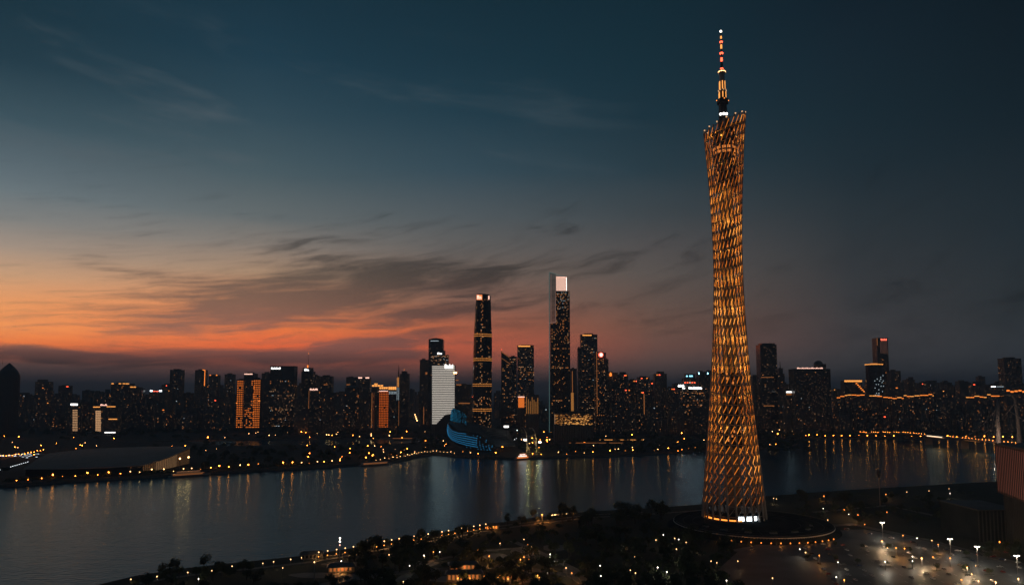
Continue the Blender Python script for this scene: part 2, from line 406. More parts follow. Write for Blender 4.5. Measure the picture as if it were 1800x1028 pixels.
for q in braces:
    a, c, k, i = q
    if id(q) in front:
        mb = MB(); brace_mb(mb, a, c, k); mb.build('diagonal_brace', [M['steel'], M['tower_led'], M['tower_led_hi'], M['tower_led_lo']], tower)
    else: brace_mb(rest, a, c, k)
tag(rest.build('diagonal_braces', [M['steel'], M['tower_led'], M['tower_led_hi'], M['tower_led_lo']], tower), kind='stuff')
# concrete core, enclosed floor modules, floodlights on the core
def axis_at(z):
    return Vector(((T0.x - B0.x) * z / H, 0, z))
MB().tube([axis_at(0), axis_at(H + 6)], [7.2, 6.6], 20).build('core', M['concrete'], tower, True)
def zof(v): return P(1285, v, TY).z - LZ
def module(v0, v1, r, nm, bands=()):
    z0, z1 = zof(v0), zof(v1); c = axis_at((z0 + z1) / 2)
    mb = MB(); nfl = max(2, int((z1 - z0) / 4.6)); n = 28
    prof = [(r * .9, z0)]
    for f in range(nfl):
        za = lerp(z0, z1, f / nfl); zb = lerp(z0, z1, (f + 1) / nfl)
        prof += [(r, za + .01), (r, za + (zb - za) * .3), (r * .975, za + (zb - za) * .31), (r * .975, zb)]
    prof.append((r * .9, z1))
    mb.lathe(prof, n, c.x, 0)
    o = mb.build(nm, M['black_glass'], tower)
    wb = MB(); cnt = 0
    for f in range(nfl):
        za = lerp(z0, z1, f / nfl); hgt = (z1 - z0) / nfl
        for j in range(36):
            pr = .05
            for (b0, b1, pp) in bands:
                if zof(b0) <= za <= zof(b1): pr = pp
            if rnd.random() > pr: continue
            q0 = 2 * math.pi * j / 36; q1 = q0 + 2 * math.pi / 36 * .8
            wb.quad(*[(c.x + r * .99 * math.cos(q), r * .99 * math.sin(q), z) for q, z in ((q0, za + hgt * .36), (q1, za + hgt * .36), (q1, za + hgt * .95), (q0, za + hgt * .95))])
            cnt += 1
    if cnt: tag(wb.build('lit_windows', M['win_amber'], o), kind='stuff')
module(335, 232, 13.5, 'upper_floors', ((282, 262, .9),))
module(470, 395, 9.2, 'middle_floors')
module(785, 655, 12.5, 'lower_floors')
for k in range(2, NR, 3):
    t_ = (RT[k] + RT[k + 1]) / 2; z = H * t_; c = axis_at(z)
    pw = 4000 if t_ > .40 else 3200 if t_ > .22 else 5600 if t_ > .08 else 1200
    if t_ > .80: pw *= .8
    for q in (.6, 2.2, 3.8, 5.4):
        rr = 14.5 if (t_ > .75 or .15 < t_ < .38) else 10.5
        rr = min(rr, 12.8) if .4 < t_ < .75 else rr
        pp = Vector((c.x + rr * math.cos(q + k), rr * math.sin(q + k), z))
        light(tower, pp, pw, (1, .34, .045), 1.0, 155 if t_ < .22 else None, (.25 * math.cos(q + k), .25 * math.sin(q + k), 1))
# base hall with bright glass bays, and the podium
MB().lathe([(30, 0), (30, 11.2), (29.4, 11.3), (29.4, 13.5), (27, 14)], 48).build('base_hall', M['black_glass'], tower)
for u in (1303, 1317, 1330.5):
    p = P(u, 911, TY - 29); q = math.atan2(p.y - TY, p.x - B0.x)
    wdt = .10
    mb = MB()
    for s in range(3):
        q0 = q - wdt + s * 2 * wdt / 3; q1 = q0 + 2 * wdt / 3 * .88
        mb.quad(*[(30.25 * math.cos(a), 30.25 * math.sin(a), z) for a, z in ((q0, 5.8), (q1, 5.8), (q1, 10.4), (q0, 10.4))])
    mb.build('entrance_window', M['cool_lamp'], tower)
mb = MB()
for j in range(26):
    q = math.pi * 1.02 + j * .058
    if 5.0 < q: break
    mb.box(30.6 * math.cos(q) - .7, 30.6 * math.cos(q) + .7, 30.6 * math.sin(q) - .4, 30.6 * math.sin(q) + .4, 5.5, 6.8)
tag(mb.build('base_lights', M['sodium_soft'], tower), kind='stuff')
# crown: rim pods with lights
for j in range(14):
    th = 2 * math.pi * j / 14 + .2; p = colpt(th, 1.0) + Vector((0, 0, 2.2))
    pod = MB().ball(p, 1.0, 8, 5, .8).build('rim_pod', M['pod_lamp'], tower)
    MB().tube([p - Vector((0, 0, 3.4)), p - Vector((0, 0, .8))], .25, 5).build('pod_stem', M['steel'], pod)
mb = MB(); pts = [colpt(2 * math.pi * j / 48, .985) for j in range(48)]
cc = sum(pts, Vector()) / 48
mb.add([p.lerp(cc, .06) for p in pts], [tuple(range(48))]); mb.add([p.lerp(cc, .06) - Vector((0, 0, 1)) for p in pts], [tuple(range(48))[::-1]])
mb.build('roof_deck', M['dark_steel'], tower)
# mast
AX = P(1270.5, 190, TY).x - B0.x
def az_(v): return P(1270, v, TY).z - LZ
def mastseg(nm, v0, v1, r0, r1, m, n=8):
    return MB().lathe([(r0, az_(v0)), (r1, az_(v1))], n, AX, 0).build(nm, m, tower)
mast = [(207, 183, 5.0, 4.6, 'dark_steel'), (183, 176, 6.6, 6.6, 'dark_steel'), (176, 160, 4.1, 3.8, 'dark_steel'), (160, 129, 3.4, 2.8, 'steel'), (129, 125, 4.2, 3.9, 'steel'), (125, 112, 1.7, 1.5, 'dark_steel'), (112, 55, 1.1, .6, 'dark_steel')]
for v0, v1, r0, r1, mm in mast: mastseg('mast_section', v0, v1, r0, r1, M[mm])
for v0, v1, r, mm, nm in ((206, 199, 5.1, 'white_lamp', 'mast_lamp'), (173, 163, 0, 'strip_gold', 'mast_lamp'), (158, 144, 0, 'strip_gold', 'mast_lamp'), (127.5, 126, 4.4, 'warm_lamp', 'mast_lamp'),
                          (123, 120, 1.9, 'red_light', 'mast_lamp'), (109, 102, 1.35, 'red_light', 'mast_lamp'), (95.5, 93, 2.2, 'red_light', 'beacon'), (86.5, 79, 1.2, 'strip_gold', 'mast_lamp'), (75.5, 73.3, 2.0, 'red_light', 'beacon'), (69, 64, 1.1, 'strip_gold', 'mast_lamp'), (57, 54.5, 1.2, 'white_lamp', 'tip_lamp')):
    if r:
        if mm == 'white_lamp' and v0 > 200:
            for q in (3.9, 4.6, 5.3): MB().ball((AX + 5 * math.cos(q), 5 * math.sin(q), az_(203)), 1.6, 8, 5).build('mast_lamp', M['sign_white'], tower)
        else: MB().lathe([(r * .8, az_(v0)), (r, az_((v0 + v1) / 2)), (r * .8, az_(v1))], 10, AX, 0).build(nm, M[mm], tower)
    else:
        for j in range(6):
            q = 2 * math.pi * j / 6 + .35; rr = 4.1 if v0 > 160 else 3.3
            x, y = AX + rr * math.cos(q), rr * math.sin(q)
            MB().tube([(x, y, az_(v0)), (x, y, az_(v1))], .55, 5).build(nm, M[mm], tower)
for v in (178, 161, 128):
    for j in range(8):
        q = 2 * math.pi * j / 8; r = {178: 6.8, 161: 4.6, 128: 4.3}[v]
        if v == 178 and j % 2: continue
        MB().ball((AX + r * math.cos(q), r * math.sin(q), az_(v - 1)), .6, 6, 4).build('ring_lamp', M['pod_lamp' if v != 178 else 'sodium_soft'], tower)
# round podium
pod = thing('round_podium', 'low round dark podium with pale rim under the lattice tower', 'podium', (B0.x + 8, TY - 33, LZ))
MB().lathe([(80, 0), (79, 4.5), (80, 4.6), (80, 5.6), (78.6, 5.7), (78.4, 4.9), (36, 4.8)], 72).build('terrace', M['podium_deck'], pod)
MB().lathe([(80.05, 4.5), (80.5, 4.55), (80.5, 5.2), (80.05, 5.25)], 72, cap=False).build('rim_band', M['white_metal'], pod)
for j in range(40):
    q = math.pi * 1.28 + j * .036
    MB().box(-.5, .5, -.5, .5, 0, 4.4).build('pillar', M['concrete'], pod).location = (78.8 * math.cos(q), 78.8 * math.sin(q), 0)
for j in range(14):
    q = math.pi * 1.30 + j * .10; r = 88.5
    lp = thing('bollard_light', 'small amber floor light along the front of the round podium', 'lamp', (pod.location.x + r * math.cos(q), pod.location.y + r * math.sin(q), LZ), 0, 'amber lights round the podium')
    MB().tube([(0, 0, 0), (0, 0, 1.5)], .2, 6).build('post', M['dark_steel'], lp); MB().ball((0, 0, 1.9), .6, 6, 4).build('globe', M['sodium_soft'], lp)
    if j % 3 == 0: light(lp, (0, 0, 2.6), 600, (1, .35, .07), .6)

for j in range(36):
    q = 2 * math.pi * j / 36
    MB().box(37, 78, -.09, .09, 4.905, 4.95).build('paving_joint', M['dark_steel'], pod).rotation_euler = (0, 0, q)
for r in (48, 60, 70):
    MB().lathe([(r, 4.86), (r, 4.94), (r + .25, 4.94), (r + .25, 4.86)], 64, cap=False).build('paving_ring', M['dark_steel'], pod)
for k in range(5):
    MB().lathe([(80.6 + k * 1.2, 0), (80.6 + k * 1.2, 3.6 - k * .75), (81.8 + k * 1.2, 3.6 - k * .75), (81.8 + k * 1.2, 0)], 72, cap=False).build('step', M['podium_deck'], pod)
for r in (79.4,):
    MB().tube([(r * math.cos(2 * math.pi * j / 72), r * math.sin(2 * math.pi * j / 72), 6.6) for j in range(72)], .07, 4, closed=True).build('handrail', M['steel'], pod)
for j in range(7):
    q = math.pi * (1.12 + j * .13); o = MB().box(-3.4, 3.4, -1.6, 1.6, 4.9, 6.0).build('planter', M['concrete'], pod); o.location = (58 * math.cos(q), 58 * math.sin(q), 0); o.rotation_euler = (0, 0, q + math.pi / 2)
    sh = MB(); g = random.Random(j)
    for n_ in range(70):
        p = Vector((g.uniform(-3.2, 3.2), g.uniform(-1.4, 1.4), 6 + g.uniform(0, 1.6))); a = Vector((g.gauss(0, 1), g.gauss(0, 1), g.gauss(0, 1))).normalized() * .45; b_ = a.orthogonal() * .6
        sh.add([p - a, p + b_, p + a, p - b_], [(0, 1, 2, 3)])
    sh.build('shrub_foliage', M['leaf'], o)

# ------------------------------------------------------------------ city buildings
FAC = [facade('facade_slate', (.13, .15, .165), (.010, .014, .018)), facade('facade_grey', (.24, .25, .26), (.014, .018, .022), 3.4, 4.2, .5, .6),
       facade('facade_brown', (.22, .20, .19), (.014, .016, .018), 3.2, 5.0, .48, .5), facade('facade_glass', (.07, .085, .10), (.012, .018, .024), 4.2, 2.4, .8, .85, .1),
       facade('facade_pale', (.35, .35, .34), (.018, .022, .025), 3.3, 4.6, .5, .55)]
WIN = [M['win_amber'], M['win_warm'], M['win_cool'], M['win_gold'], M['win_dim']]
def windows_on(mb, o, ux, n, wid, z0, z1, p, style, rg, fh=3.7, bw=3.6, size=None, pal=(.5, .38, .04, .08)):
    """lit windows on a wall: o = lower corner, ux = unit along, n = outward normal"""
    nf = int((z1 - z0) / fh); nb = max(1, int(wid / bw)); ww, wh = size or (bw * .62, fh * .5)
    strip = [rg.random() for _ in range(nb)]
    for f in range(nf):
        rowp = p
        if style == 'office':
            k = rg.random(); rowp = p * (4.5 if k < .12 else 1.2 if k < .5 else .35)
        for b in range(nb):
            q = rowp
            if style == 'flats': q = p * (4.5 if strip[b] < .10 else 1.1 if strip[b] < .55 else .15)
            if rg.random() > q:
                if rg.random() > .09: continue
                dim = True
            else: dim = False
            x = rg.random(); mb.mat(4 if dim else 0 if x < pal[0] else 1 if x < pal[0] + pal[1] else 2 if x < pal[0] + pal[1] + pal[2] else 3)
            a = o + ux * ((b + .5) * wid / nb - ww / 2) + n * .12; zz = z0 + f * fh + fh * .3; k = ww
            if style == 'office' and rg.random() < .35: k = ww * 1.55
            mb.quad((a.x, a.y, zz), (a.x + ux.x * k, a.y + ux.y * k, zz), (a.x + ux.x * k, a.y + ux.y * k, zz + wh), (a.x, a.y, zz + wh))
BASEZ = LZ
def block(t, name, u0, u1, vtop, Y, dep, fm, zbase=None, p=.04, style='flats', rg=rnd, ledges=True, fh=3.7, bw=3.6, size=None, pal=(.5, .38, .04, .08), plant=True, winz=None):
    """one box volume of a building, as part of thing t (whose empty sits at world x,y)"""
    a = P(u0, vtop, Y); c = P(u1, vtop, Y); ox, oy = t.location.x, t.location.y
    z1 = a.z - BASEZ; z0 = 0 if zbase is None else zbase
    x0, x1 = a.x - ox, c.x - ox; y0 = Y - oy; y1 = y0 + dep
    mb = MB(); mb.box(x0, x1, y0, y1, z0, z1)
    # relief: piers and floor ledges standing proud
    if ledges:
        nl = max(2, int((z1 - z0) / 26))
        for k in range(1, nl + 1):
            z = z0 + (z1 - z0) * k / nl
            mb.box(x0 - .35, x1 + .35, y0 - .35, y1 + .35, z - .9, z + (.9 if k == nl else 0))
        npier = max(2, int((x1 - x0) / 9))
        for k in range(npier + 1):
            x = lerp(x0 + .4, x1 - .4, k / npier)
            mb.box(x - .4, x + .4, y0 - .28, y0 + .1, z0, z1 - .9)
    o = mb.build(name, fm, t)
    if plant:
        w_ = x1 - x0; d_ = dep; pl = MB()
        pl.box(x0 + w_ * .22, x0 + w_ * rg.uniform(.55, .8), y0 + d_ * .25, y0 + d_ * .75, z1 + .9, z1 + rg.uniform(3.5, 6.5))
        pl.build('roof_plant', M['dark_roof'], o)
    p *= .27
    if p > 0:
        wb = MB(); wz0, wz1 = (z0 + 5, z1 - 3) if winz is None else winz
        windows_on(wb, Vector((x0 + .6, y0 - .3, 0)), Vector((1, 0, 0)), Vector((0, -1, 0)), x1 - x0 - 1.2, wz0, wz1, p, style, rg, fh, bw, size, pal)
        if u0 > 960: windows_on(wb, Vector((x0 - .35, y0 + .6, 0)), Vector((0, 1, 0)), Vector((-1, 0, 0)), dep - 1.2, wz0, wz1, p, style, rg, fh, bw, size, pal)
        if u1 < 840: windows_on(wb, Vector((x1 + .35, y0 + .6, 0)), Vector((0, 1, 0)), Vector((1, 0, 0)), dep - 1.2, wz0, wz1, p, style, rg, fh, bw, size, pal)
        if wb.f: tag(wb.build('lit_windows', WIN, o), kind='stuff')
    return o
def bthing(u0, u1, Y, label, cat='building', name='city_building', group=None):
    x = P((u0 + u1) / 2, 720, Y).x
    return thing(name, label, cat, (x, Y, BASEZ), 0, group)
def rect(t, name, u0, u1, v0, v1, Y, m, thick=.6, off=.5):
    """a thin lit panel/sign/strip standing off a facade at depth Y (v0 top, v1 bottom)"""
    a = P(u0, v0, Y); c = P(u1, v1, Y); ox, oy, oz = t.location
    return MB().box(a.x - ox, c.x - ox, Y - off - thick - oy, Y - off - oy, c.z - oz, a.z - oz).build(name, m, t)
def vline(t, name, u, v0, v1, Y, m, wd=.9, off=.4):
    a = P(u, v0, Y); c = P(u, v1, Y); ox, oy, oz = t.location
    return MB().box(a.x - ox - wd / 2, a.x - ox + wd / 2, Y - off - .6 - oy, Y - off - oy, max(c.z - oz, .5), a.z - oz).build(name, m, t)
def glyphs(t, u0, u1, v0, v1, Y, m, n, off=.8, rg=rnd):
    """a lit sign of n unreadable characters made of short strokes"""
    a = P(u0, v0, Y); c = P(u1, v1, Y); ox, oy, oz = t.location
    x0, x1, z0, z1 = a.x - ox, c.x - ox, c.z - oz, a.z - oz; y = Y - off - oy; h = z1 - z0
    for k in range(n):
        mb = MB(); xa = lerp(x0, x1, k / n); wd = (x1 - x0) / n * .8; s = min(wd * .34, h * .3)
        mb.box(xa, xa + s, y - .5, y, z0, z1 - (h * .2 if k % 2 else 0)); mb.box(xa + wd - s, xa + wd, y - .5, y, z0, z1 * 1.0 - (h * .35 if k % 3 else 0))
        mb.box(xa + s, xa + wd - s, y - .5, y, z0 + h * .38, z0 + h * .65)
        if k % 2 == 0: mb.box(xa + s, xa + wd - s, y - .5, y, z1 - h * .28, z1 - .01)
        mb.build('sign_letter', m, t)
def mastrod(t, u, v0, v1, Y, r=.8, m='dark_steel', tip=None):
    a = P(u, v0, Y); c = P(u, v1, Y); ox, oy, oz = t.location
    MB().tube([(c.x - ox, 6, c.z - oz - 2), (c.x - ox, 6, a.z - oz)], [r, r * .3], 6).build('antenna', M[m], t)
    if tip: MB().ball((c.x - ox, 6, a.z - oz), 1.4, 6, 4).build('beacon', M[tip], t)

# --- left bank skyline
t = bthing(-18, 17, 2350, 'dark tower with pointed dome top at the edge of the skyline', 'tower', 'domed_tower')
a = P(-19, 662, 2350); c = P(16, 662, 2350); r = (c.x - a.x) / 2
top = P(2, 637, 2350).z - BASEZ; sh = P(2, 664, 2350).z - BASEZ
prof = [(r, 0), (r, sh)] + [(r * (1 - (q / 8) ** 1.8) + .5, sh + (top - sh) * q / 8) for q in range(1, 9)]
MB().lathe(prof, 24, 0, r).build('shaft', FAC[0], t); mastrod(t, 2, 633, 639, 2350, .7)
t = bthing(62, 85, 3000, 'squat dark block with stepped roof and scattered amber windows', name='apartment_tower'); block(t, 'body', 62, 85, 671, 3000, 34, FAC[1], p=.06); block(t, 'penthouse', 66, 79, 667, 3001, 20, FAC[1], p=0, plant=False, zbase=150)
rg = random.Random(3)
t = bthing(195, 240, 2650, 'wide dark apartment block with amber lights along its stepped roof', name='apartment_tower'); block(t, 'body', 195, 228, 674.5, 2650, 36, FAC[2], p=.07)
block(t, 'wing', 228.3, 240, 681, 2650.5, 30, FAC[2], p=.06)
for u0, u1, v in ((196, 200, 674), (209, 213, 674), (216, 220, 674), (221, 227, 674.2), (229, 234, 680), (235, 239, 680)): rect(t, 'roof_light', u0, u1, v - .8, v + .8, 2650, M['strip_gold'])
t = bthing(299, 319, 3250, 'plain dark slab tower standing alone, no roof lights', name='apartment_tower'); block(t, 'body', 299, 319, 650, 3250, 34, FAC[0], p=.03)
t = bthing(343, 361, 3250, 'dark slab tower with one orange light line down its corner', name='apartment_tower'); block(t, 'body', 343, 360, 650.5, 3250, 34, FAC[0], p=.03); vline(t, 'edge_light', 360.4, 650, 678, 3250, M['strip_orange'], 3)
rect(t, 'edge_light', 356, 360.5, 649.5, 650.8, 3250, M['strip_orange'])
t = bthing(367, 383, 3150, 'short dark tower with small orange lights on both roof corners', name='apartment_tower'); block(t, 'body', 367, 383, 659.5, 3150, 30, FAC[1], p=.08)
for u in (369.5, 381): rect(t, 'roof_light', u - 1.3, u + 1.3, 658.5, 660, 3150, M['strip_orange'])
t = bthing(395, 410, 3200, 'narrow dark tower just beside the amber-striped hotel', name='apartment_tower'); block(t, 'body', 395, 410, 658, 3200, 30, FAC[1], p=.05)
t = bthing(120, 143, 2400, 'low dark block with a white roof sign over a ladder of lit windows', 'building', 'office_block'); block(t, 'body', 120, 143, 708, 2400, 30, FAC[0], p=.02)
rect(t, 'roof_sign', 124.5, 136.5, 709, 712.3, 2400, M['sign_white'])
mb = MB()
for f in range(13):
    for k in range(3):
        a = P(127.7 + k * 3, 720 + f * 2.95, 2399); c = P(130.1 + k * 3, 721.6 + f * 2.95, 2399)
        x, y, z = t.location; mb.quad((a.x - x, a.y - y, c.z - z), (c.x - x, a.y - y, c.z - z), (c.x - x, a.y - y, a.z - z), (a.x - x, a.y - y, a.z - z))
tag(mb.build('stair_windows', M['win_warm'], t), kind='stuff')
t = bthing(163, 206, 2420, 'low block with pink roof sign, lit roof edge and bright stair column', 'building', 'office_block'); block(t, 'body', 163, 206, 713.5, 2420, 30, FAC[2], p=.03)
rect(t, 'roof_light', 164, 176, 714.3, 715.8, 2420, M['strip_gold']); rect(t, 'roof_light', 188, 203, 713.7, 715, 2420, M['strip_gold']); glyphs(t, 177, 189, 710, 713, 2420, M['sign_pink'], 3)
rect(t, 'wall_light', 191, 206, 735.6, 737, 2420, M['strip_gold']); rect(t, 'wall_light', 184, 203, 759, 760.5, 2420, M['sign_white'])
mb = MB()
for f in range(12):
    for k in range(3):
        a = P(168 + k * 3.2, 721.5 + f * 3.05, 2419); c = P(170.6 + k * 3.2, 723.9 + f * 3.05, 2419)
        x, y, z = t.location; mb.quad((a.x - x, a.y - y, c.z - z), (c.x - x, a.y - y, c.z - z), (c.x - x, a.y - y, a.z - z), (a.x - x, a.y - y, a.z - z))
tag(mb.build('stair_windows', M['win_warm'], t), kind='stuff')
t = bthing(262, 289, 2900, 'dark block with two bluish white roof lights and a red line between', name='office_block'); block(t, 'body', 262, 289, 687, 2900, 34, FAC[1], p=.02)
rect(t, 'roof_light', 264, 268, 685.5, 688, 2900, M['cool_lamp']); rect(t, 'roof_light', 280, 284.5, 685.5, 688, 2900, M['cool_lamp']); rect(t, 'roof_light', 269, 279, 687, 688, 2900, M['sign_red'])

# --- middle skyline
def amber_grid(t, u0, u1, v0, v1, Y, cols, rows, m, pr=.93, name='amber_windows'):
    a = P(u0, v0, Y); c = P(u1, v1, Y); ox, oy, oz = t.location; mb = MB(); y = Y - oy - .75
    for f in range(rows):
        for k in range(cols):
            if rnd.random() > pr: continue
            x0 = lerp(a.x, c.x, (k + .17) / cols) - ox; x1 = lerp(a.x, c.x, (k + .83) / cols) - ox
            z1 = lerp(a.z, c.z, (f + .28) / rows) - oz; z0 = lerp(a.z, c.z, (f + .76) / rows) - oz
            mb.quad((x0, y, z0), (x1, y, z0), (x1, y, z1), (x0, y, z1))
    tag(mb.build(name, m, t), kind='stuff')
em('amber_grid', (1, .22, .025), .8, 'NONE'); em('red_amber_grid', (1, .17, .018), .7, 'NONE')
HY = 2600
t = bthing(415, 458, HY, 'hotel with two amber window grids flanking a dark centre slab', 'hotel', 'hotel_tower')
block(t, 'wing', 416, 429, 667, HY, 34, FAC[2], p=0); block(t, 'wing', 441.5, 456.5, 666, HY, 34, FAC[2], p=0)
block(t, 'centre_slab', 429, 446, 656.5, HY - 4, 44, FAC[0], p=.02); rect(t, 'roof_light', 429.5, 444, 656.5, 658, HY - 4, M['sign_pink'])
amber_grid(t, 417, 428.5, 668, 752, HY, 4, 22, M['amber_grid']); amber_grid(t, 446.5, 456, 667, 752, HY, 4, 22, M['amber_grid']); amber_grid(t, 441.8, 446, 668, 752, HY - 4, 2, 26, M['amber_grid'], .5)
amber_grid(t, 430, 440, 716, 752, HY - 4, 4, 11, M['amber_grid'], .6)
rect(t, 'ledge_light', 415, 417, 707.5, 709, HY, M['strip_orange']); rect(t, 'ledge_light', 454, 457.5, 703.5, 705, HY, M['strip_orange'])
t = bthing(475, 518, 2620, 'broad dark office slab with white lettering on its top corner', 'office tower', 'office_tower'); block(t, 'body', 475, 517.5, 643.5, 2620, 40, FAC[3], p=.20, style='office', plant=False, winz=(18, 190), pal=(.25, .5, .05, .2))
glyphs(t, 477, 493.5, 645.5, 648.8, 2620, M['sign_white'], 7)
t = bthing(455, 477, 2900, 'dark slab half hidden behind the office with white lettering', name='office_block'); block(t, 'body', 460, 478, 656, 2900, 30, FAC[1], p=.02)
t = bthing(530, 550, 2750, 'dark tower with white square sign and thin antenna', 'office tower', 'office_tower'); block(t, 'body', 530, 550, 653, 2750, 36, FAC[0], p=.05, style='office', plant=False); block(t, 'head', 532, 548, 646.5, 2752, 26, FAC[0], zbase=220, p=0, plant=False)
glyphs(t, 535.5, 543.5, 648, 651.8, 2750, M['sign_white'], 2); mastrod(t, 541, 621, 647, 2750, 1.0, tip='sodium_soft'); rect(t, 'roof_light', 540, 542, 641.5, 646, 2755, M['strip_orange'])
t = bthing(550, 558, 2900, 'narrow dark block touching the tower with the thin antenna', name='office_block'); block(t, 'body', 550.5, 558, 660, 2900, 30, FAC[1], p=.03)
t = bthing(561, 583, 2950, 'boxy dark tower with raised roof between antenna tower and lit apartments', name='office_tower'); block(t, 'body', 561, 583, 661.5, 2950, 36, FAC[1], p=.02); rect(t, 'wall_light', 569, 576, 675, 676.5, 2950, M['strip_dim'])
RY = 2480
for (u0, u1, v, p, fi, lb, extra) in (
    (543, 567, 684, .06, 0, 'apartment block with glowing pinkish roof sign and lit edge line', 'sign'), (567.3, 589, 690, .07, 2, 'apartment block with lit stair strips next to the pinkish roof sign', None),
    (589.3, 606, 696, .05, 1, 'lower apartment block left of the rounded roof block', None), (606.3, 631, 682, .09, 0, 'apartment block with dark rounded roof cap and scattered windows', 'cap'),
    (631.3, 655, 690, .09, 2, 'apartment block with vertical window strips and a thin lit corner', 'edge'), (517.5, 543, 700, .03, 1, 'low dark block in front of the antenna tower', None)):
    t = bthing(u0, u1, RY, lb, 'apartment block', 'apartment_block'); block(t, 'body', u0, u1, v, RY, 38, FAC[fi], p=p)
    if extra == 'sign': glyphs(t, 545, 559, 682.5, 685.8, RY, M['sign_pink'], 5); vline(t, 'edge_light', 543.3, 686, 718, RY, M['strip_dim'], 1.2)
    if extra == 'edge': vline(t, 'edge_light', 654, 690, 750, RY, M['strip_dim'], 1.6)
    if extra == 'cap':
        a = P(607, 683, RY); c = P(630, 683, RY); rr = (c.x - a.x) / 2
        MB().lathe([(rr, a.z - BASEZ - 1), (rr * .96, a.z - BASEZ + 5), (rr * .7, a.z - BASEZ + 9), (rr * .3, a.z - BASEZ + 11)], 20, 0, 18).build('roof_cap', M['dark_roof'], t)
t = bthing(608, 627, 3000, 'dark block peeking above the rounded roof, one window lit', name='office_block'); block(t, 'body', 608.5, 627, 663, 3000, 30, FAC[1], p=.02); rect(t, 'wall_light', 609, 615, 675, 676.6, 3000, M['strip_dim'])
t = bthing(629, 650, 2900, 'dark block with two pinkish white roof lights', name='office_block'); block(t, 'body', 629.5, 650, 664, 2900, 30, FAC[1], p=.06)
for u in (630, 642.5): rect(t, 'roof_light', u, u + 6.5, 662.8, 664.8, 2900, M['sign_pink'])
t = bthing(654, 700, 2560, 'tower with red amber window wall and gold lit crown', 'hotel', 'hotel_tower')
block(t, 'body', 666, 683, 691, 2560, 36, FAC[2], p=0, plant=False); block(t, 'rear_slab', 683.2, 698, 684, 2562, 34, FAC[0], p=.03, plant=False)
amber_grid(t, 666.5, 682.5, 688, 751, 2560, 6, 21, M['red_amber_grid'], .95)
for u0, u1, v0, v1 in ((667, 682, 680, 683.3), (683, 697, 679.5, 684.5), (654, 674, 676.3, 679), (658, 664, 673.6, 675.6)): 
    for k in range(4): rect(t, 'crown_light', lerp(u0, u1, k / 4), lerp(u0, u1, (k + .85) / 4), v0, v1, 2560, M['strip_gold'])
rect(t, 'crown_light', 666.5, 682, 686.5, 687.6, 2560, M['sign_pink']); amber_grid(t, 683.5, 697, 687.5, 692.5, 2560, 5, 3, M['win_cool'], .9, 'crown_windows')
block(t, 'front_wing', 653, 666, 681, 2561, 30, FAC[2], p=.03, plant=False)
t = bthing(697, 703, 2380, 'thin needle tower tapering to a spike, gold and blue-white edges', 'tower', 'needle_tower')
a = P(699.5, 640, 2380); h = a.z - BASEZ
MB().lathe([(4.6, 0), (4.4, h * .55), (3.0, h * .82), (1.3, h * .93), (.25, h)], 4, 0, 0, rot=math.pi / 4).build('shaft', FAC[3], t)
vline(t, 'edge_light', 698.5, 663, 680, 2374, M['strip_gold'], .9); vline(t, 'edge_light', 700.7, 663, 680, 2374, M['strip_gold'], .9)
vline(t, 'edge_light', 698.2, 681, 703, 2374, M['win_cool'], .9); vline(t, 'edge_light', 701, 681, 703, 2374, M['win_cool'], .9); vline(t, 'edge_light', 701.3, 704, 748, 2374, M['strip_dim'], .9)
t = bthing(703, 719, 2900, 'dark tower with tapered cap and red beacon behind the needle', 'office tower', 'office_tower'); block(t, 'body', 703, 718.5, 657, 2900, 32, FAC[1], p=.02, plant=False); block(t, 'cap', 706, 715, 652.5, 2903, 20, FAC[1], zbase=190, p=0, plant=False); mastrod(t, 710, 649.5, 653, 2900, .8, tip='sodium_soft')
t = bthing(738, 753, 2800, 'narrow dark slab leaning close to the rounded office tower', 'office tower', 'office_tower'); block(t, 'body', 738, 753, 632.5, 2800, 36, FAC[0], p=.012); vline(t, 'edge_light', 745, 715, 745, 2800, M['strip_dim'], 2); rect(t, 'wall_light', 748, 751, 654, 658, 2800, M['strip_dim'])
t = bthing(753, 780, 2760, 'dark office tower with curved roof line and a thin white strip', 'office tower', 'office_tower'); block(t, 'body', 753.5, 779, 597, 2760, 40, FAC[3], p=.05, style='office', plant=False, winz=(200, 320))
a = P(753.5, 597, 2760); c = P(779, 597, 2760); mb = MB(); x, y, z = t.location; n = 10; wv = []
for k in range(n + 1):
    s = k / n; wv.append((lerp(a.x, c.x, s) - x, a.z - z + 1 + 7.5 * math.sin(math.pi * (.12 + .76 * s)) - 2))
mb.add([(px, 0, pz) for px, pz in wv] + [(px, 40, pz) for px, pz in wv] + [(wv[0][0], 0, a.z - z - 1), (wv[-1][0], 0, a.z - z - 1), (wv[0][0], 40, a.z - z - 1), (wv[-1][0], 40, a.z - z - 1)],
       [(k, k + 1, n + 2 + k, n + 1 + k) for k in range(n)] + [tuple(range(n + 1)) + (2 * n + 3, 2 * n + 2)] + [tuple(range(n + 1, 2 * n + 2))[::-1] + (2 * n + 4, 2 * n + 5)])
mb.build('curved_roof', M['dark_roof'], t); rect(t, 'roof_light', 757, 771, 598.5, 599.5, 2760, M['win_cool'])
t = bthing(757, 789, 2660, 'stepped office tower with a white square sign and lit upper floors', 'office tower', 'office_tower'); block(t, 'body', 757, 788, 624, 2660, 38, FAC[3], p=.42, style='office', plant=False, winz=(190, 285), pal=(.15, .6, .1, .15)); block(t, 'head', 760, 782, 616.5, 2664, 28, FAC[3], zbase=270, p=0, plant=False)
glyphs(t, 769, 777.5, 619.5, 622.8, 2660, M['sign_white'], 2)
t = bthing(757, 801, 2320, 'bright white louvred slab with lit roof sign', 'office tower', 'louvred_tower')
block(t, 'body', 759, 799.5, 642, 2320, 34, FAC[4], p=0, plant=False)
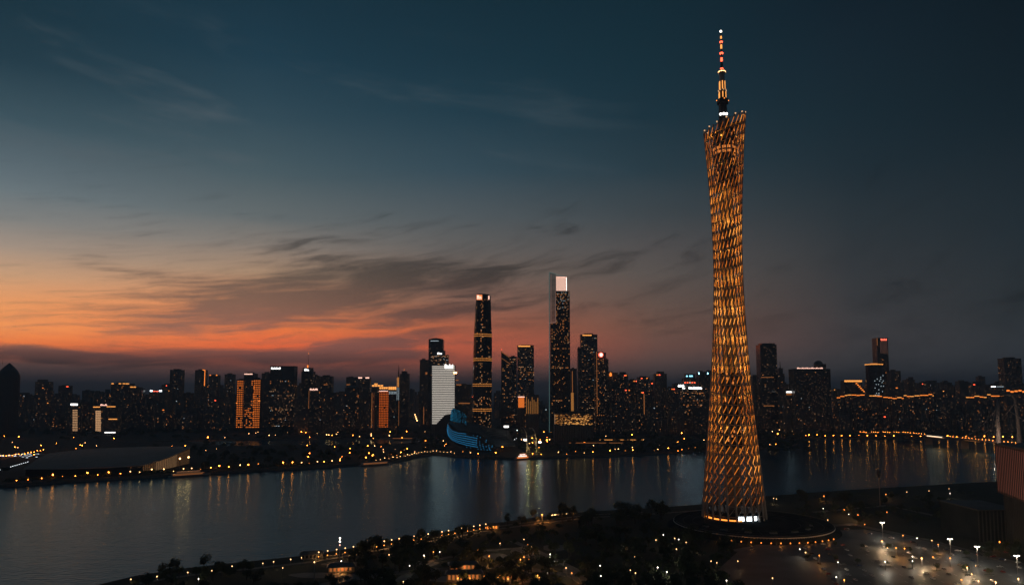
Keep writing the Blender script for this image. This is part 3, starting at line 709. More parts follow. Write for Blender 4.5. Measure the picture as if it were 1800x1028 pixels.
em('louvre_lit', (1, .90, .78), .6); em('louvre_gap', (.1, .1, .1), .0)
for k in range(33):
    v = 643 + k * 3.12; u1 = 799 if v < 728 else 799 - (v - 728) * 1.6
    rect(t, 'louvre', 759.6, u1, v, v + 1.7, 2320, M['louvre_lit'], .5, .35)
glyphs(t, 782, 797, 640.2, 647.6, 2316, M['sign_white'], 4); rect(t, 'roof_lamp', 797.5, 803, 653.5, 656.5, 2318, M['warm_lamp'])
mb = MB(); a = P(770, 745, 2250); c = P(800, 745, 2250); b_ = P(782, 729, 2250)
x, y, z = t.location
t2 = thing('sloped_hall', 'dark low hall with sloped roof in front of the louvred slab', 'building', (a.x, 2250, BASEZ))
mb.add([(q.x - a.x, yy, max(q.z - BASEZ, 0)) for yy in (0, 50) for q in (P(764, 765, 2250), P(764, 748, 2250), P(782, 729, 2250), P(806, 727, 2250), P(812, 765, 2250))], [(0, 4, 3, 2, 1), (5, 6, 7, 8, 9), (1, 2, 7, 6), (2, 3, 8, 7), (3, 4, 9, 8), (0, 1, 6, 5)])
mb.build('shell', M['dark_roof'], t2)
t = bthing(800, 830, 2700, 'dark block beside the louvred slab with three lit ledges', name='office_block'); block(t, 'body', 800, 829, 676, 2700, 30, FAC[1], p=.015)
for v, u0, u1 in ((668, 801, 806), (676, 802, 811), (708.5, 806, 826)): rect(t, 'wall_light', u0, u1, v - .8, v + .8, 2699, M['strip_dim'])

em('band_gold', (1, .36, .07), .6)
# --- the tapering round supertall with gold refuge bands
IY = 2131
t = bthing(829, 862, IY, 'tall tapering rounded glass skyscraper with gold bands and orange crown sign', 'skyscraper', 'tapering_skyscraper')
PR = [(775, 829.5, 861.5), (720, 829, 862), (677, 829, 862.5), (632, 830, 863), (589, 831.5, 862.8), (550, 833.5, 861.8), (517.5, 836, 860.5)]
def tri_ring(r, z, n=30, cx=0):
    out = []
    for j in range(n):
        q = 2 * math.pi * j / n; rr = r * (1 + .07 * math.cos(3 * (q + math.pi / 2 + .5))); out.append((cx + rr * math.cos(q), 30 + rr * math.sin(q), z))
    return out
mb = MB(); prev = None; rings = []
def ifc(z):
    k = 0
    while k < len(PR) - 2 and z > IZ[k + 1]: k += 1
    s = (z - IZ[k]) / (IZ[k + 1] - IZ[k]); return lerp(IR[k][0], IR[k + 1][0], s), lerp(IR[k][1], IR[k + 1][1], s)
IZ = [max(P(845, v, IY).z - BASEZ, 0) for v, _, _ in PR]; IR = [((P(b, v, IY).x - P(a, v, IY).x) / 2 * 1.0, (P(b, v, IY).x + P(a, v, IY).x) / 2 - t.location.x) for v, a, b in PR]
zs = [IZ[-1] * k / 60 for k in range(61)]; n = 30
for k, z in enumerate(zs):
    r, cx = ifc(z); vs_ = tri_ring(r, z, n, cx); rings.append(len(mb.v)); mb.v += vs_
for k in range(60):
    for j in range(n): mb.f.append((rings[k] + j, rings[k] + (j + 1) % n, rings[k + 1] + (j + 1) % n, rings[k + 1] + j)); mb.m.append(0)
mb.f.append(tuple(rings[-1] + j for j in range(n))); mb.m.append(0)
mb.build('shaft', FAC[3], t, True)
for sgn in (1, -1):
    for j in range(12):
        pts = []
        for k in range(0, 61, 3):
            r, cx = ifc(zs[k]); q = 2 * math.pi * (j + sgn * k / 60 * 3.0) / 12; rr = r * (1 + .07 * math.cos(3 * (q + math.pi / 2 + .5))) + .15
            pts.append((cx + rr * math.cos(q), 30 + rr * math.sin(q), zs[k]))
        MB().tube(pts, .45, 4).build('diagrid_member', M['dark_steel'], t)
for v in (589, 632, 677, 721):
    for dv in (-2.3, 1.1):
        z = P(845, v + dv, IY).z - BASEZ; r, cx = ifc(z)
        segs = MB()
        for j in range(36):
            q0 = 2 * math.pi * j / 36; q1 = q0 + 2 * math.pi / 36 * .78
            pp = [(cx + (r * (1 + .07 * math.cos(3 * (q + math.pi / 2 + .5))) + .7) * math.cos(q), 30 + (r * (1 + .07 * math.cos(3 * (q + math.pi / 2 + .5))) + .7) * math.sin(q)) for q in (q0, q1)]
            segs.quad((*pp[0], z - 1.2), (*pp[1], z - 1.2), (*pp[1], z + 1.2), (*pp[0], z + 1.2))
        segs.build('band_light', M['band_gold'], t)
wb = MB(); rg = random.Random(11)
for f in range(100):
    z = IZ[-1] * (f + .5) / 104 + 8; r, cx = ifc(z)
    for j in range(44):
        pr_ = .09 if f < 30 else .045
        if 31 < j < 34: pr_ = .30
        if rg.random() > pr_: continue
        q0 = 2 * math.pi * j / 44; q1 = q0 + .095
        pp = [(cx + (r * (1 + .07 * math.cos(3 * (q + math.pi / 2 + .5))) + .5) * math.cos(q), 30 + (r * (1 + .07 * math.cos(3 * (q + math.pi / 2 + .5))) + .5) * math.sin(q)) for q in (q0, q1)]
        wb.mat(rg.choice((0, 3, 1, 3, 3))).quad((*pp[0], z - 1), (*pp[1], z - 1), (*pp[1], z + 1), (*pp[0], z + 1))
tag(wb.build('lit_windows', WIN, t), kind='stuff')
zt = IZ[-1]; r, cx = ifc(zt)
MB().lathe([(r * .86, zt), (r * .86, zt + 3.5), (r * .5, zt + 5)], 24, cx, 30).build('roof_cap', M['dark_roof'], t)
glyphs(t, 838.5, 847, 519, 526, IY + 4, M['sign_pink'], 2); rect(t, 'sign_panel', 837.8, 847.6, 518, 527, IY + 5, mat('sign_back', (.4, .12, .05), .6, 0, (1, .28, .08), 1.1)); rect(t, 'sign_panel', 858.4, 860.3, 520, 526.5, IY + 14, M['sign_pink'])

# --- towers between the two supertalls
t = bthing(881, 909, 2900, 'blue-dark tower with slanted notched top and orange edge lights', 'office tower', 'office_tower')
x, y, z = t.location; top_l = P(881, 617, 2900).z - z; top_r = P(895, 627, 2900).z - z; xl = P(881, 630, 2900).x - x; xm = P(895.5, 630, 2900).x - x
mb = MB(); mb.add([(xl, 0, 0), (xm, 0, 0), (xm, 0, top_r), (xl, 0, top_l), (xl, 36, 0), (xm, 36, 0), (xm, 36, top_r), (xl, 36, top_l)], [(0,1,2,3),(5,4,7,6),(1,5,6,2),(4,0,3,7),(3,2,6,7)]); mb.build('slanted_wing', FAC[3], t)
block(t, 'body', 895.6, 908.5, 627, 2902, 34, FAC[3], p=.14, style='office'); amber_grid(t, 883, 895, 640, 735, 2900, 5, 30, M['win_gold'], .12, 'lit_windows')
mb = MB(); mb.tube([(xl + 1, -1, top_l - 3), (xm, -1, top_r - 3)], 1.1, 5).build('edge_light', M['strip_dim'], t); MB().tube([(xl + 1, -1, top_l - 28), (xm + 4, -1, top_r - 30)], .9, 5).build('edge_light', M['strip_dim'], t); mastrod(t, 881.5, 614, 619, 2900, .8, tip='red_light')
t = bthing(909, 939, 2850, 'boxy office tower with gold roof strip and many lit floors', 'office tower', 'office_tower'); block(t, 'body', 909.5, 938.5, 607, 2850, 44, FAC[1], p=.24, style='office', pal=(.3, .3, .1, .3)); rect(t, 'roof_light', 911, 932, 607.3, 609.3, 2850, M['strip_gold'])
t = bthing(908, 924, 2500, 'small glowing orange box building with flared walls', 'building', 'glowing_pavilion'); a = P(910, 698, 2500); c = P(922.5, 717, 2500); x, y, z = t.location
em('glow_orange', (1, .22, .03), .8)
MB().add([(a.x - x - 0, 0, 0), (c.x - x + 1, 0, 0), (c.x - x - 2, 0, a.z - z), (a.x - x + 2, 0, a.z - z), (a.x - x, 24, 0), (c.x - x + 1, 24, 0), (c.x - x - 2, 24, a.z - z), (a.x - x + 2, 24, a.z - z)], [(0,1,2,3),(5,4,7,6),(1,5,6,2),(4,0,3,7),(3,2,6,7)]).build('walls', FAC[2], t)
rect(t, 'lit_screen', 911, 921.5, 698.5, 716, 2500, M['glow_orange'], .4, 1.2); rect(t, 'cornice', 910.5, 922, 696.6, 698, 2500, M['sign_pink'], .6, 1.2)
t = bthing(924, 948, 2480, 'gold floodlit columned block beside the glowing orange box', 'building', 'columned_block'); block(t, 'body', 924, 947, 694, 2480, 26, FAC[4], p=0)
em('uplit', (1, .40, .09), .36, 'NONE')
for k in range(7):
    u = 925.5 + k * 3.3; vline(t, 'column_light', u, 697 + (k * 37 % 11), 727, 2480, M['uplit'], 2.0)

# --- the sheer supertall with glass crown
CY = 2270
t = bthing(965, 1003, CY, 'tallest sheer skyscraper with slanted glass crown and glowing white panel', 'skyscraper', 'crowned_skyscraper')
em('crown_glow', (1, .68, .55), .58); em('dot_window', (1, .62, .34), 1.1, 'NONE')
block(t, 'body', 977, 1001.5, 511.5, CY, 44, FAC[3], p=.0, plant=False, ledges=False); block(t, 'west_body', 968, 976.9, 568.5, CY + 1, 42, FAC[3], p=.0, plant=False, ledges=False)
x, y, z = t.location
for k in range(9):
    xx = lerp(P(977.3, 600, CY).x, P(1001.2, 600, CY).x, k / 8) - x; MB().box(xx - .35, xx + .35, -.9, -.02, 0, P(990, 512, CY).z - z).build('fin', M['dark_steel'], t)
rect(t, 'crown_panel', 977.5, 995.8, 488, 511, CY + 14, M['crown_glow'], 1, 0); rect(t, 'crown_edge', 977.5, 996, 486.8, 487.8, CY + 13.5, M['sign_pink'], 1, 0); rect(t, 'crown_edge', 995.2, 996.2, 488, 511, CY + 13.5, M['sign_white'], 1, 0)
for k in range(11): rect(t, 'crown_mullion', 977.8 + k * 1.75, 978.15 + k * 1.75, 488.2, 510.8, CY + 12.4, M['sign_pink'], .5, 0)
gl = mat('crown_glass', (.55, .62, .64), .08); gb = gl.node_tree.nodes['Principled BSDF']; gb.inputs['Transmission Weight'].default_value = .85; gb.inputs['IOR'].default_value = 1.05
def ctop(u): return lerp(478.5, 487, (u - 965.5) / 29.5)
a = P(965.5, 478.5, CY); c = P(977, ctop(977), CY); lo = P(965.5, 760, CY)
MB().add([(a.x - x, yy, 0) for yy in (0, .6)] + [(c.x - x, yy, P(977, 568, CY).z - z) for yy in (0, .6)] + [(c.x - x, yy, c.z - z) for yy in (0, .6)] + [(a.x - x, yy, a.z - z) for yy in (0, .6)] , [(0, 2, 4, 6), (1, 7, 5, 3), (0, 1, 3, 2), (2, 3, 5, 4), (4, 5, 7, 6), (6, 7, 1, 0)]).build('glass_screen', gl, t)
def bar(p, q, r, m, nm): MB().tube([(p.x - x, -.5, p.z - z), (q.x - x, -.5, q.z - z)], r, 5).build(nm, m, t)
em('teal_edge', (.30, .62, .62), .2, 'NONE'); em('rose_edge', (1, .6, .5), .28, 'NONE')
bar(P(965.6, 760, CY), P(965.6, 478.7, CY), .9, M['teal_edge'], 'glass_frame'); bar(P(965.6, 478.7, CY), P(995, 487, CY), .8, M['teal_edge'], 'glass_frame'); bar(P(968.5, 482, CY), P(968.5, 566, CY), .5, M['rose_edge'], 'glass_frame'); bar(P(976.5, 512, CY), P(976.5, 566, CY), .7, M['rose_edge'], 'glass_frame'); bar(P(966, 568, CY), P(977, 566, CY), .7, M['rose_edge'], 'glass_frame')
for k in range(8):
    v = 492 + k * 9.4; bar(P(965.6, v, CY), P(976.6, v, CY), .3, M['dark_steel'], 'glass_transom')
rg = random.Random(5); wb = MB()
for f in range(98):
    v = 513.5 + f * 2.4
    nb = 15; uA, uB = (977.5, 1001) if v < 568 else (969.5, 1001); nb = 13 if v < 568 else 17
    row = rg.random()
    for k in range(nb):
        pr_ = .32 if v < 545 else .17 if v < 600 else (.05 if row > .10 else .6)
        if v > 660: pr_ *= .7
        if rg.random() > pr_: continue
        u = lerp(uA, uB, (k + .5) / nb); a = P(u - .45, v, CY - 1.1); c = P(u + (.45 if v < 600 else .8), v + 1.2, CY - 1.1)
        wb.mat(rg.choice((0, 0, 1, 3, 3, 3) if v > 545 else (1, 1, 0, 2, 3))).quad((a.x - x, -1.1, c.z - z), (c.x - x, -1.1, c.z - z), (c.x - x, -1.1, a.z - z), (a.x - x, -1.1, a.z - z))
tag(wb.build('lit_windows', WIN, t), kind='stuff')

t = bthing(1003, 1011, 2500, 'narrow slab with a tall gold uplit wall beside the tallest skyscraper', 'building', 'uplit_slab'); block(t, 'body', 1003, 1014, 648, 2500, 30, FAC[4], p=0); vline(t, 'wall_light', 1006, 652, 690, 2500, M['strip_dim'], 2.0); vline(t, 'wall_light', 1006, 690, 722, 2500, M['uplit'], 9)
t = bthing(1016, 1051, 2650, 'tall office tower with lit roof and lower left shoulder', 'office tower', 'office_tower'); block(t, 'body', 1021, 1050, 588, 2650, 40, FAC[1], p=.16, style='office', pal=(.2, .3, .1, .4)); block(t, 'shoulder', 1016, 1020.9, 612, 2652, 34, FAC[1], p=.04, style='office'); rect(t, 'roof_light', 1024, 1040, 588.2, 590, 2650, M['strip_gold'])
t = bthing(1043, 1070, 2500, 'tower with round red and white glowing sign and a thin lit line', 'office tower', 'office_tower'); block(t, 'body', 1046, 1065, 620, 2500, 36, FAC[0], p=.17, style='office', pal=(.6, .3, 0, .1)); block(t, 'shoulder', 1065.1, 1069.5, 632, 2502, 30, FAC[0], p=.03); vline(t, 'edge_light', 1048.7, 618, 727, 2498, M['strip_dim'], 1.6)
x, y, z = t.location; a = P(1056, 623.5, 2497); MB().ball((a.x - x, a.y - y - 4, a.z - z), 8.5, 14, 8).build('round_sign', M['sign_red'], t); MB().ball((a.x - x, a.y - y - 11, a.z - z), 4.6, 12, 6).build('round_sign_core', M['sign_white'], t)
t = bthing(1064, 1086, 2700, 'dark tower with small orange flame shaped sign at its top', 'office tower', 'office_tower'); block(t, 'body', 1065, 1086, 655, 2700, 34, FAC[2], p=.05)
x, y, z = t.location; a = P(1073, 659, 2698); MB().lathe([(2, a.z - z - 5), (5.2, a.z - z - 1), (4.6, a.z - z + 4), (1.2, a.z - z + 10)], 10, a.x - x, a.y - y - 5).build('flame_sign', M['strip_orange'], t)
for (u0, u1, v, Y, fi, lb) in ((1086, 1104, 658, 2800, 1, 'pointed dark apartment tower next to the flame sign tower'), (1105, 1122, 668, 2850, 2, 'dark apartment tower with flat roof, third right of the round red sign'), (1122, 1142, 663, 2700, 0, 'dark apartment tower with lit rooftop and stair line'), (1143, 1150, 672, 3000, 1, 'very narrow dark block between two apartment towers'), (1151, 1172, 657, 2750, 1, 'dark apartment tower with red roof beacons and ziggurat cap'), (1172, 1192, 682, 2700, 2, 'lower dark apartment block left of the white signs'), (1085, 1110, 684, 2450, 2, 'lower apartment block in front of the pointed dark tower'), (1118, 1146, 688, 2450, 0, 'lower apartment block with one vertical amber strip')):
    t = bthing(u0, u1, Y, lb, 'apartment block', 'apartment_tower'); block(t, 'body', u0, u1, v, Y, 34, FAC[fi], p=.075, pal=(.75, .2, 0, .05))
    if fi == 1: uc = (u0 + u1) / 2; block(t, 'cap', uc - (u1 - u0) * .28, uc + (u1 - u0) * .28, v - 4, Y + 6, 18, FAC[fi], zbase=P(uc, v, Y).z - BASEZ - 4, p=0, plant=False)
    for k in range(2):
        u = rnd.uniform(u0 + 3, u1 - 3); rect(t, 'roof_light', u - 1.2, u + 1.2, v + 1, v + 2.4, Y, M['red_light' if k else 'strip_orange'])
    if u0 == 1118: vline(t, 'stair_light', 1132, 692, 728, Y, M['strip_dim'], 2.5)
# --- behind the lattice tower, left side
t = bthing(1199, 1237, 2450, 'office block with blazing white roof signs and cyan crown logo', 'office tower', 'office_tower'); block(t, 'body', 1200, 1236, 681, 2450, 36, FAC[0], p=.30, style='office', pal=(.45, .3, .02, .23), plant=False)
block(t, 'head', 1202, 1226, 665, 2454, 28, FAC[0], zbase=150, p=.05, plant=False); block(t, 'crown', 1205, 1222, 657.5, 2458, 20, FAC[0], zbase=190, p=0, plant=False)
em('sign_blaze', (1, .97, .92), 9); rect(t, 'roof_sign', 1192, 1202, 676.3, 679.3, 2444, M['sign_blaze']); rect(t, 'roof_sign', 1199.5, 1204, 681, 683.2, 2450, M['sign_white']); glyphs(t, 1211, 1234, 680, 683.4, 2450, M['sign_blaze'], 6)
for u in (1207.5, 1213, 1216): rect(t, 'logo', u - 1.3, u + 1.3, 659.8, 661.8, 2457, M['sign_cyan'])
for k in range(5): rect(t, 'ledge_light', 1203 + k * 4.2, 1205.4 + k * 4.2, 671.5, 673, 2453, M['red_light' if k != 2 else 'sign_pink'])
rect(t, 'canopy_light', 1201, 1235, 744, 746, 2449, M['strip_gold'])
t = bthing(1228, 1256, 2600, 'dark twin slab with two small blue roof lights behind the lattice', 'office tower', 'office_tower'); block(t, 'body', 1228, 1241.5, 654, 2600, 34, FAC[3], p=.02); block(t, 'wing', 1242, 1257, 652.5, 2602, 34, FAC[3], p=.01)
for u in (1228.5, 1244): rect(t, 'roof_light', u - .8, u + .8, 654.5, 657.5, 2599, M['teal_lamp'])

# --- right side skyline
t = bthing(1336, 1366, 2520, 'tall plain dark tower with chamfered top right of the lattice', 'office tower', 'office_tower'); block(t, 'body', 1336, 1365, 606, 2520, 44, FAC[3], p=.012, style='office', plant=False); block(t, 'cap', 1339, 1362, 603.5, 2523, 36, FAC[3], zbase=300, p=0, plant=False)
rect(t, 'ledge_light', 1338, 1360, 662.5, 663.5, 2520, M['strip_dim']); rect(t, 'ledge_light', 1342, 1361, 712.3, 713.5, 2520, M['strip_dim']); mastrod(t, 1354, 599, 604, 2520, .6)
t = bthing(1322, 1337, 2700, 'lower dark block at the left foot of the plain tower', name='office_block'); block(t, 'body', 1323, 1336, 661, 2700, 30, FAC[1], p=.02)
t = bthing(1366, 1379, 2700, 'dark stepped tower with spire shaped top', 'tower', 'spired_tower'); block(t, 'body', 1366, 1379, 657, 2700, 28, FAC[1], p=.04, plant=False); block(t, 'neck', 1369, 1376, 647, 2704, 16, FAC[1], zbase=190, p=0, plant=False); mastrod(t, 1372.5, 635, 647, 2700, 2.2)
t = bthing(1381, 1397, 2450, 'low block with white and orange lit roof box', name='office_block'); block(t, 'body', 1381, 1396, 689, 2450, 30, FAC[1], p=.04, plant=False); rect(t, 'roof_sign', 1382, 1393.5, 687.5, 690, 2450, M['sign_white']); rect(t, 'roof_light', 1382, 1394, 691, 694, 2450, M['strip_dim'])
t = bthing(1395, 1461, 2420, 'massive wide dark slab with pink lettering along its roof', 'hotel', 'slab_hotel'); block(t, 'body', 1396, 1459.5, 648.5, 2420, 50, FAC[0], p=.022, plant=False); glyphs(t, 1401, 1447, 645.8, 648.3, 2421, M['sign_pink'], 11)
t = bthing(1435, 1453, 2900, 'dark rounded roof top poking up behind the wide slab', name='domed_block'); block(t, 'body', 1436, 1452, 640, 2900, 30, FAC[1], p=.02, plant=False); a = P(1436, 640, 2900); c = P(1452, 640, 2900); rr = (c.x - a.x) / 2
MB().lathe([(rr, a.z - BASEZ), (rr * .8, a.z - BASEZ + 9), (rr * .4, a.z - BASEZ + 14), (.6, a.z - BASEZ + 16)], 16, 0, 14).build('dome', M['dark_roof'], t)
t = bthing(1540, 1562, 2950, 'tall slim tower with red lettering and warm lit upper wall', 'office tower', 'office_tower'); block(t, 'body', 1541, 1560.5, 594, 2950, 40, FAC[0], p=.03, style='office', plant=False); glyphs(t, 1548, 1559, 595, 598.5, 2950, M['sign_red'], 4)
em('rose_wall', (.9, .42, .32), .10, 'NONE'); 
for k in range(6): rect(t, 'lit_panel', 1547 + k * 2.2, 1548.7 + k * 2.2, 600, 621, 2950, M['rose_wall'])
vline(t, 'edge_light', 1541.5, 594, 607, 2950, M['strip_dim'], 2.2)
t = bthing(1530, 1563, 2650, 'round dark tower with orange lit ring at its roof', 'tower', 'round_tower'); a = P(1531, 640, 2650); c = P(1559, 640, 2650); rr = (c.x - a.x) / 2; zt = a.z - BASEZ
pr_ = [(rr, 0)]
for f in range(24): pr_ += [(rr, zt * f / 24 + .1), (rr, zt * (f + .4) / 24), (rr * .975, zt * (f + .41) / 24), (rr * .975, zt * (f + 1) / 24)]
MB().lathe(pr_, 28, 0, rr).build('shaft', FAC[3], t); MB().lathe([(rr * 1.01, zt - 1.4), (rr * 1.05, zt - 1.2), (rr * 1.05, zt + 1.2), (rr * 1.01, zt + 1.4)], 28, 0, rr, cap=False).build('ring_light', M['strip_gold'], t)
MB().lathe([(rr * .45, zt), (rr * .45, zt + 5), (rr * .3, zt + 6)], 16, 0, rr).build('roof_drum', M['strip_dim'], t)
amber_grid(t, 1536, 1555, 655, 705, 2648, 8, 16, M['win_cool'], .16, 'lit_windows')
t = bthing(1565, 1584, 2900, 'dark square block with ragged roof right of the round tower', name='office_block'); block(t, 'body', 1566, 1583, 652, 2900, 30, FAC[1], p=.02)
t = bthing(1764, 1797, 2750, 'tall dark apartment tower behind the bridge pylon', 'apartment block', 'apartment_tower'); block(t, 'body', 1765, 1795, 630, 2750, 38, FAC[2], p=.035)
# row of riverside apartments with glowing orange roof lines
ORG = 'riverside apartments with orange roof lines'
rows = [(1471, 1484, 698, 2500, 'narrow'), (1485, 1520, 694, 2500, 'left'), (1528, 1552, 695.5, 2500, ''), (1552.5, 1568, 698, 2480, ''), (1568.5, 1588, 700, 2470, ''), (1588.5, 1607, 696.5, 2480, ''), (1607.5, 1641, 694.5, 2490, ''), (1698, 1734, 697.5, 2500, ''), (1735, 1764, 695, 2520, '')]
names = ['narrow riverside apartment block with orange roof line beside the wide slab', 'riverside apartment block with stepped orange roof line', 'riverside apartment block with orange roof below the round tower', 'lower riverside block with ragged orange roof right of the round tower', 'lowest of the riverside blocks with orange roof line', 'riverside block with orange roof line and faint window columns', 'widest orange roofed riverside block with many window columns', 'orange roofed riverside block near the bridge cable', 'orange roofed riverside block behind the bridge pylon']
for (u0, u1, v, Y, _), lb in zip(rows, names):
    t = bthing(u0, u1, Y, lb, 'apartment block', 'riverside_apartments', ORG); block(t, 'body', u0, u1, v, Y, 36, FAC[2], p=.07, pal=(.8, .15, 0, .05), plant=False)
    k = u0
    while k < u1 - 2:
        wd = rnd.uniform(4, 9); h = rnd.choice((-1.5, 0, 0, .8)); rect(t, 'roof_light', k, min(k + wd, u1), v - .75 + h, v + .55 + h, Y, M['strip_orange'] if rnd.random() < .6 else M['strip_gold']); k += wd + .6
t = bthing(1482, 1520, 2800, 'apartment slab with a bright orange roof bar and falling lit steps', 'apartment block', 'apartment_tower'); block(t, 'body', 1484, 1515, 669, 2800, 34, FAC[2], p=.02, plant=False); rect(t, 'roof_light', 1484, 1515, 668, 671, 2800, M['strip_gold'])
for k in range(6): rect(t, 'step_light', 1504 + k * 2.6, 1507 + k * 2.6, 673 + k * 2.8, 674.6 + k * 2.8, 2799, M['strip_orange'])
t = bthing(1730, 1766, 2700, 'block with thin bluish white roof line behind the pylon', name='office_block'); block(t, 'body', 1733, 1765, 680, 2700, 32, FAC[1], p=.02, plant=False); rect(t, 'roof_light', 1742, 1750, 678.6, 680, 2700, M['cool_lamp']); rect(t, 'roof_light', 1752, 1764, 678.8, 679.8, 2700, M['win_cool'])
t = bthing(1768, 1815, 2560, 'orange roofed block right of the bridge pylon', 'apartment block', 'riverside_apartments', ORG); block(t, 'body', 1769, 1815, 689, 2560, 34, FAC[2], p=.08, plant=False)
for k in range(6): rect(t, 'roof_light', 1769 + k * 7, 1774.5 + k * 7, 685 + (k * 5 % 3) , 687.5 + (k * 5 % 3), 2560, M['strip_orange'])

# --- museum box with gold dappled facade
MYY = 2080
t = bthing(974, 1044, MYY, 'low gold lit box museum with speckled facade', 'museum', 'box_museum'); block(t, 'body', 975, 1043, 725, MYY, 70, FAC[2], p=0, ledges=False, plant=False)
x, y, z = t.location; rg = random.Random(9)
em('gold_a', (1, .42, .10), .4, 'NONE'); em('gold_b', (1, .45, .11), .95, 'NONE'); em('gold_c', (1, .36, .08), .2, 'NONE')
for k in range(160):
    u = rg.uniform(976, 1041); v = rg.uniform(727, 745.5); s = math.exp(-((u - 1018) / 20) ** 2) * (v - 722) / 22
    m_ = 'gold_b' if rg.random() < s * .9 else 'gold_a' if rg.random() < .35 + s else 'gold_c'
    a = P(u, v, MYY); wd, hh = rg.uniform(2, 7), rg.uniform(1, 3)
    MB().box(a.x - x - wd / 2, a.x - x + wd / 2, -.4 - k * .004, -.03, max(a.z - z - hh, .2), a.z - z).build('facade_panel', M[m_], t)
rect(t, 'roof_edge', 974.5, 1043.5, 723.6, 725, MYY, M['dark_roof'], 1, 0); vline(t, 'edge_light', 975.3, 728, 745, MYY, M['win_warm'], 1.0)

def add_words(o, tx):
    if len((o['label'] + tx).split()) <= 16: o['label'] = o['label'] + tx
# --- anonymous rows of blocks filling the far bank
ZONES = [(-60, 200, 2750, 3600, 676, 712, 26, 'dark apartment block in low rows behind the sweeping hall'),
         (200, 408, 2800, 3800, 676, 706, 26, 'dark apartment block in the rows left of the amber hotel'),
         (60, 392, 2620, 2760, 700, 735, 22, 'dark block just behind the left park trees'),
         (420, 720, 2750, 3900, 676, 710, 26, 'dark block between amber hotel and needle tower'),
         (715, 830, 3100, 4500, 686, 716, 10, 'dark block far down the lamp lined avenue'),
         (865, 975, 3100, 4600, 684, 722, 16, 'hazy dark block between the two tallest skyscrapers'),
         (1040, 1250, 2750, 3900, 672, 704, 26, 'dark block in the rows left of the lattice tower'),
         (1050, 1240, 2380, 2480, 706, 738, 14, 'low block behind the island left of the lattice tower'),
         (1325, 1475, 2700, 3800, 672, 712, 18, 'dark block near the wide slab with pink lettering'),
         (1460, 1660, 2600, 3600, 668, 690, 20, 'hazy dark tower above the orange roofed row'),
         (1580, 1850, 2800, 3800, 660, 690, 30, 'dark tower in the far rows near the bridge'),
         (1640, 1700, 2480, 2560, 692, 716, 4, 'dark riverside block without roof lights near the bridge'),
         (1420, 1860, 2440, 2470, 712, 742, 18, 'riverside block behind the right promenade lamps')]
rg = random.Random(21)
for (ua, ub, Ya, Yb, va, vb, n, lb) in ZONES:
    for k in range(n):
        u = lerp(ua, ub, (k + rg.uniform(.1, .9)) / n); wd = rg.uniform(9, 22) * (2700 / Ya) ; Y = rg.uniform(Ya, Yb); v = rg.uniform(va, vb)
        h_ = P(u, v, Y).z; lab = ('narrow ' if wd < 12 else 'broad ' if wd > 18 else '') + ('tall ' if h_ > 170 else 'short ' if h_ < 110 else '') + lb
        t = bthing(u, u + wd, Y, lab, 'building', 'city_block', lb[:60])
        fm = rg.choice(FAC[:3] + [FAC[1]]); pp = rg.uniform(.015, .07)
        o = block(t, 'body', u, u + wd, v, Y, rg.uniform(22, 40), fm, p=pp, rg=rg, pal=(.62, .26, .05, .07))
        if rg.random() < .4:
            uc = u + wd / 2; block(t, 'penthouse', uc - wd * .25, uc + wd * .25, v - rg.uniform(2, 5), Y + 5, 14, fm, zbase=P(uc, v, Y).z - BASEZ - 3, p=0, plant=False); add_words(t, ', stepped roof')
        if rg.random() < .35:
            uu = u + rg.uniform(1, wd - 3); rect(t, 'roof_light', uu, uu + rg.uniform(1.2, 3.5), v + .6, v + 1.9, Y, M[(lk := rg.choice(('strip_dim', 'strip_gold', 'strip_orange', 'red_light', 'win_cool')))]); add_words(t, ', ' + {'strip_dim': 'faint', 'strip_gold': 'gold', 'strip_orange': 'orange', 'red_light': 'red', 'win_cool': 'white'}[lk] + ' roof light')

# ------------------------------------------------------------------ island arena with blue light lines
AY = 1800.0
t = thing('hull_arena', 'ship shaped riverside arena with blue light lines and a curved blue sail screen', 'arena', (P(830, 780, AY).x, AY, LZ + .4))
x, y, z = t.location
def Q(u, v, Y): p = P(u, v, Y); return Vector((p.x - x, p.y - y, max(p.z - z, 0)))
hullm = noisy('hull_cladding', (.05, .05, .055), (.09, .088, .088), .05, .6)
TOPE = [(788, 742, 1800), (790, 748, 1770), (796, 754, 1745), (806, 757, 1735), (820, 758, 1730), (840, 762, 1725), (856, 770, 1722), (872, 786, 1720)]
BOTE = [(790, 768, 1800), (792, 773, 1770), (798, 779, 1750), (808, 784, 1742), (822, 789, 1738), (842, 793, 1734), (858, 795, 1730), (874, 797, 1726)]
rows_ = []
for s in range(9):
    f = s / 8; bulge = math.sin(f * math.pi) * 7
    rows_.append([Q(*a).lerp(Q(*b), f) + Vector((-bulge * .5, -bulge, 0)) for a, b in zip(TOPE, BOTE)])
mb = MB(); nn = len(TOPE)
mb.add([p for r_ in rows_ for p in r_], [(s * nn + k, (s + 1) * nn + k, (s + 1) * nn + k + 1, s * nn + k + 1) for s in range(8) for k in range(nn - 1)])
mb.build('hull_side', hullm, t, True)
for s in range(1, 8):
    off = Vector((-.4, -1.0, 0))
    if s < 7: MB().tube([p + off for p in rows_[s][:6 if s > 1 else 5]], .42, 4).build('light_line', M['led_blue'], t)
    for k in range(4, nn - 1):
        for q in range(3):
            if rnd.random() < .35: continue
            p = rows_[s][k].lerp(rows_[s][k + 1], q / 3) + off
            MB().ball(p, .75 if rnd.random() < .5 else 1.0, 5, 3).build('light_dot', M['led_blue'], t)
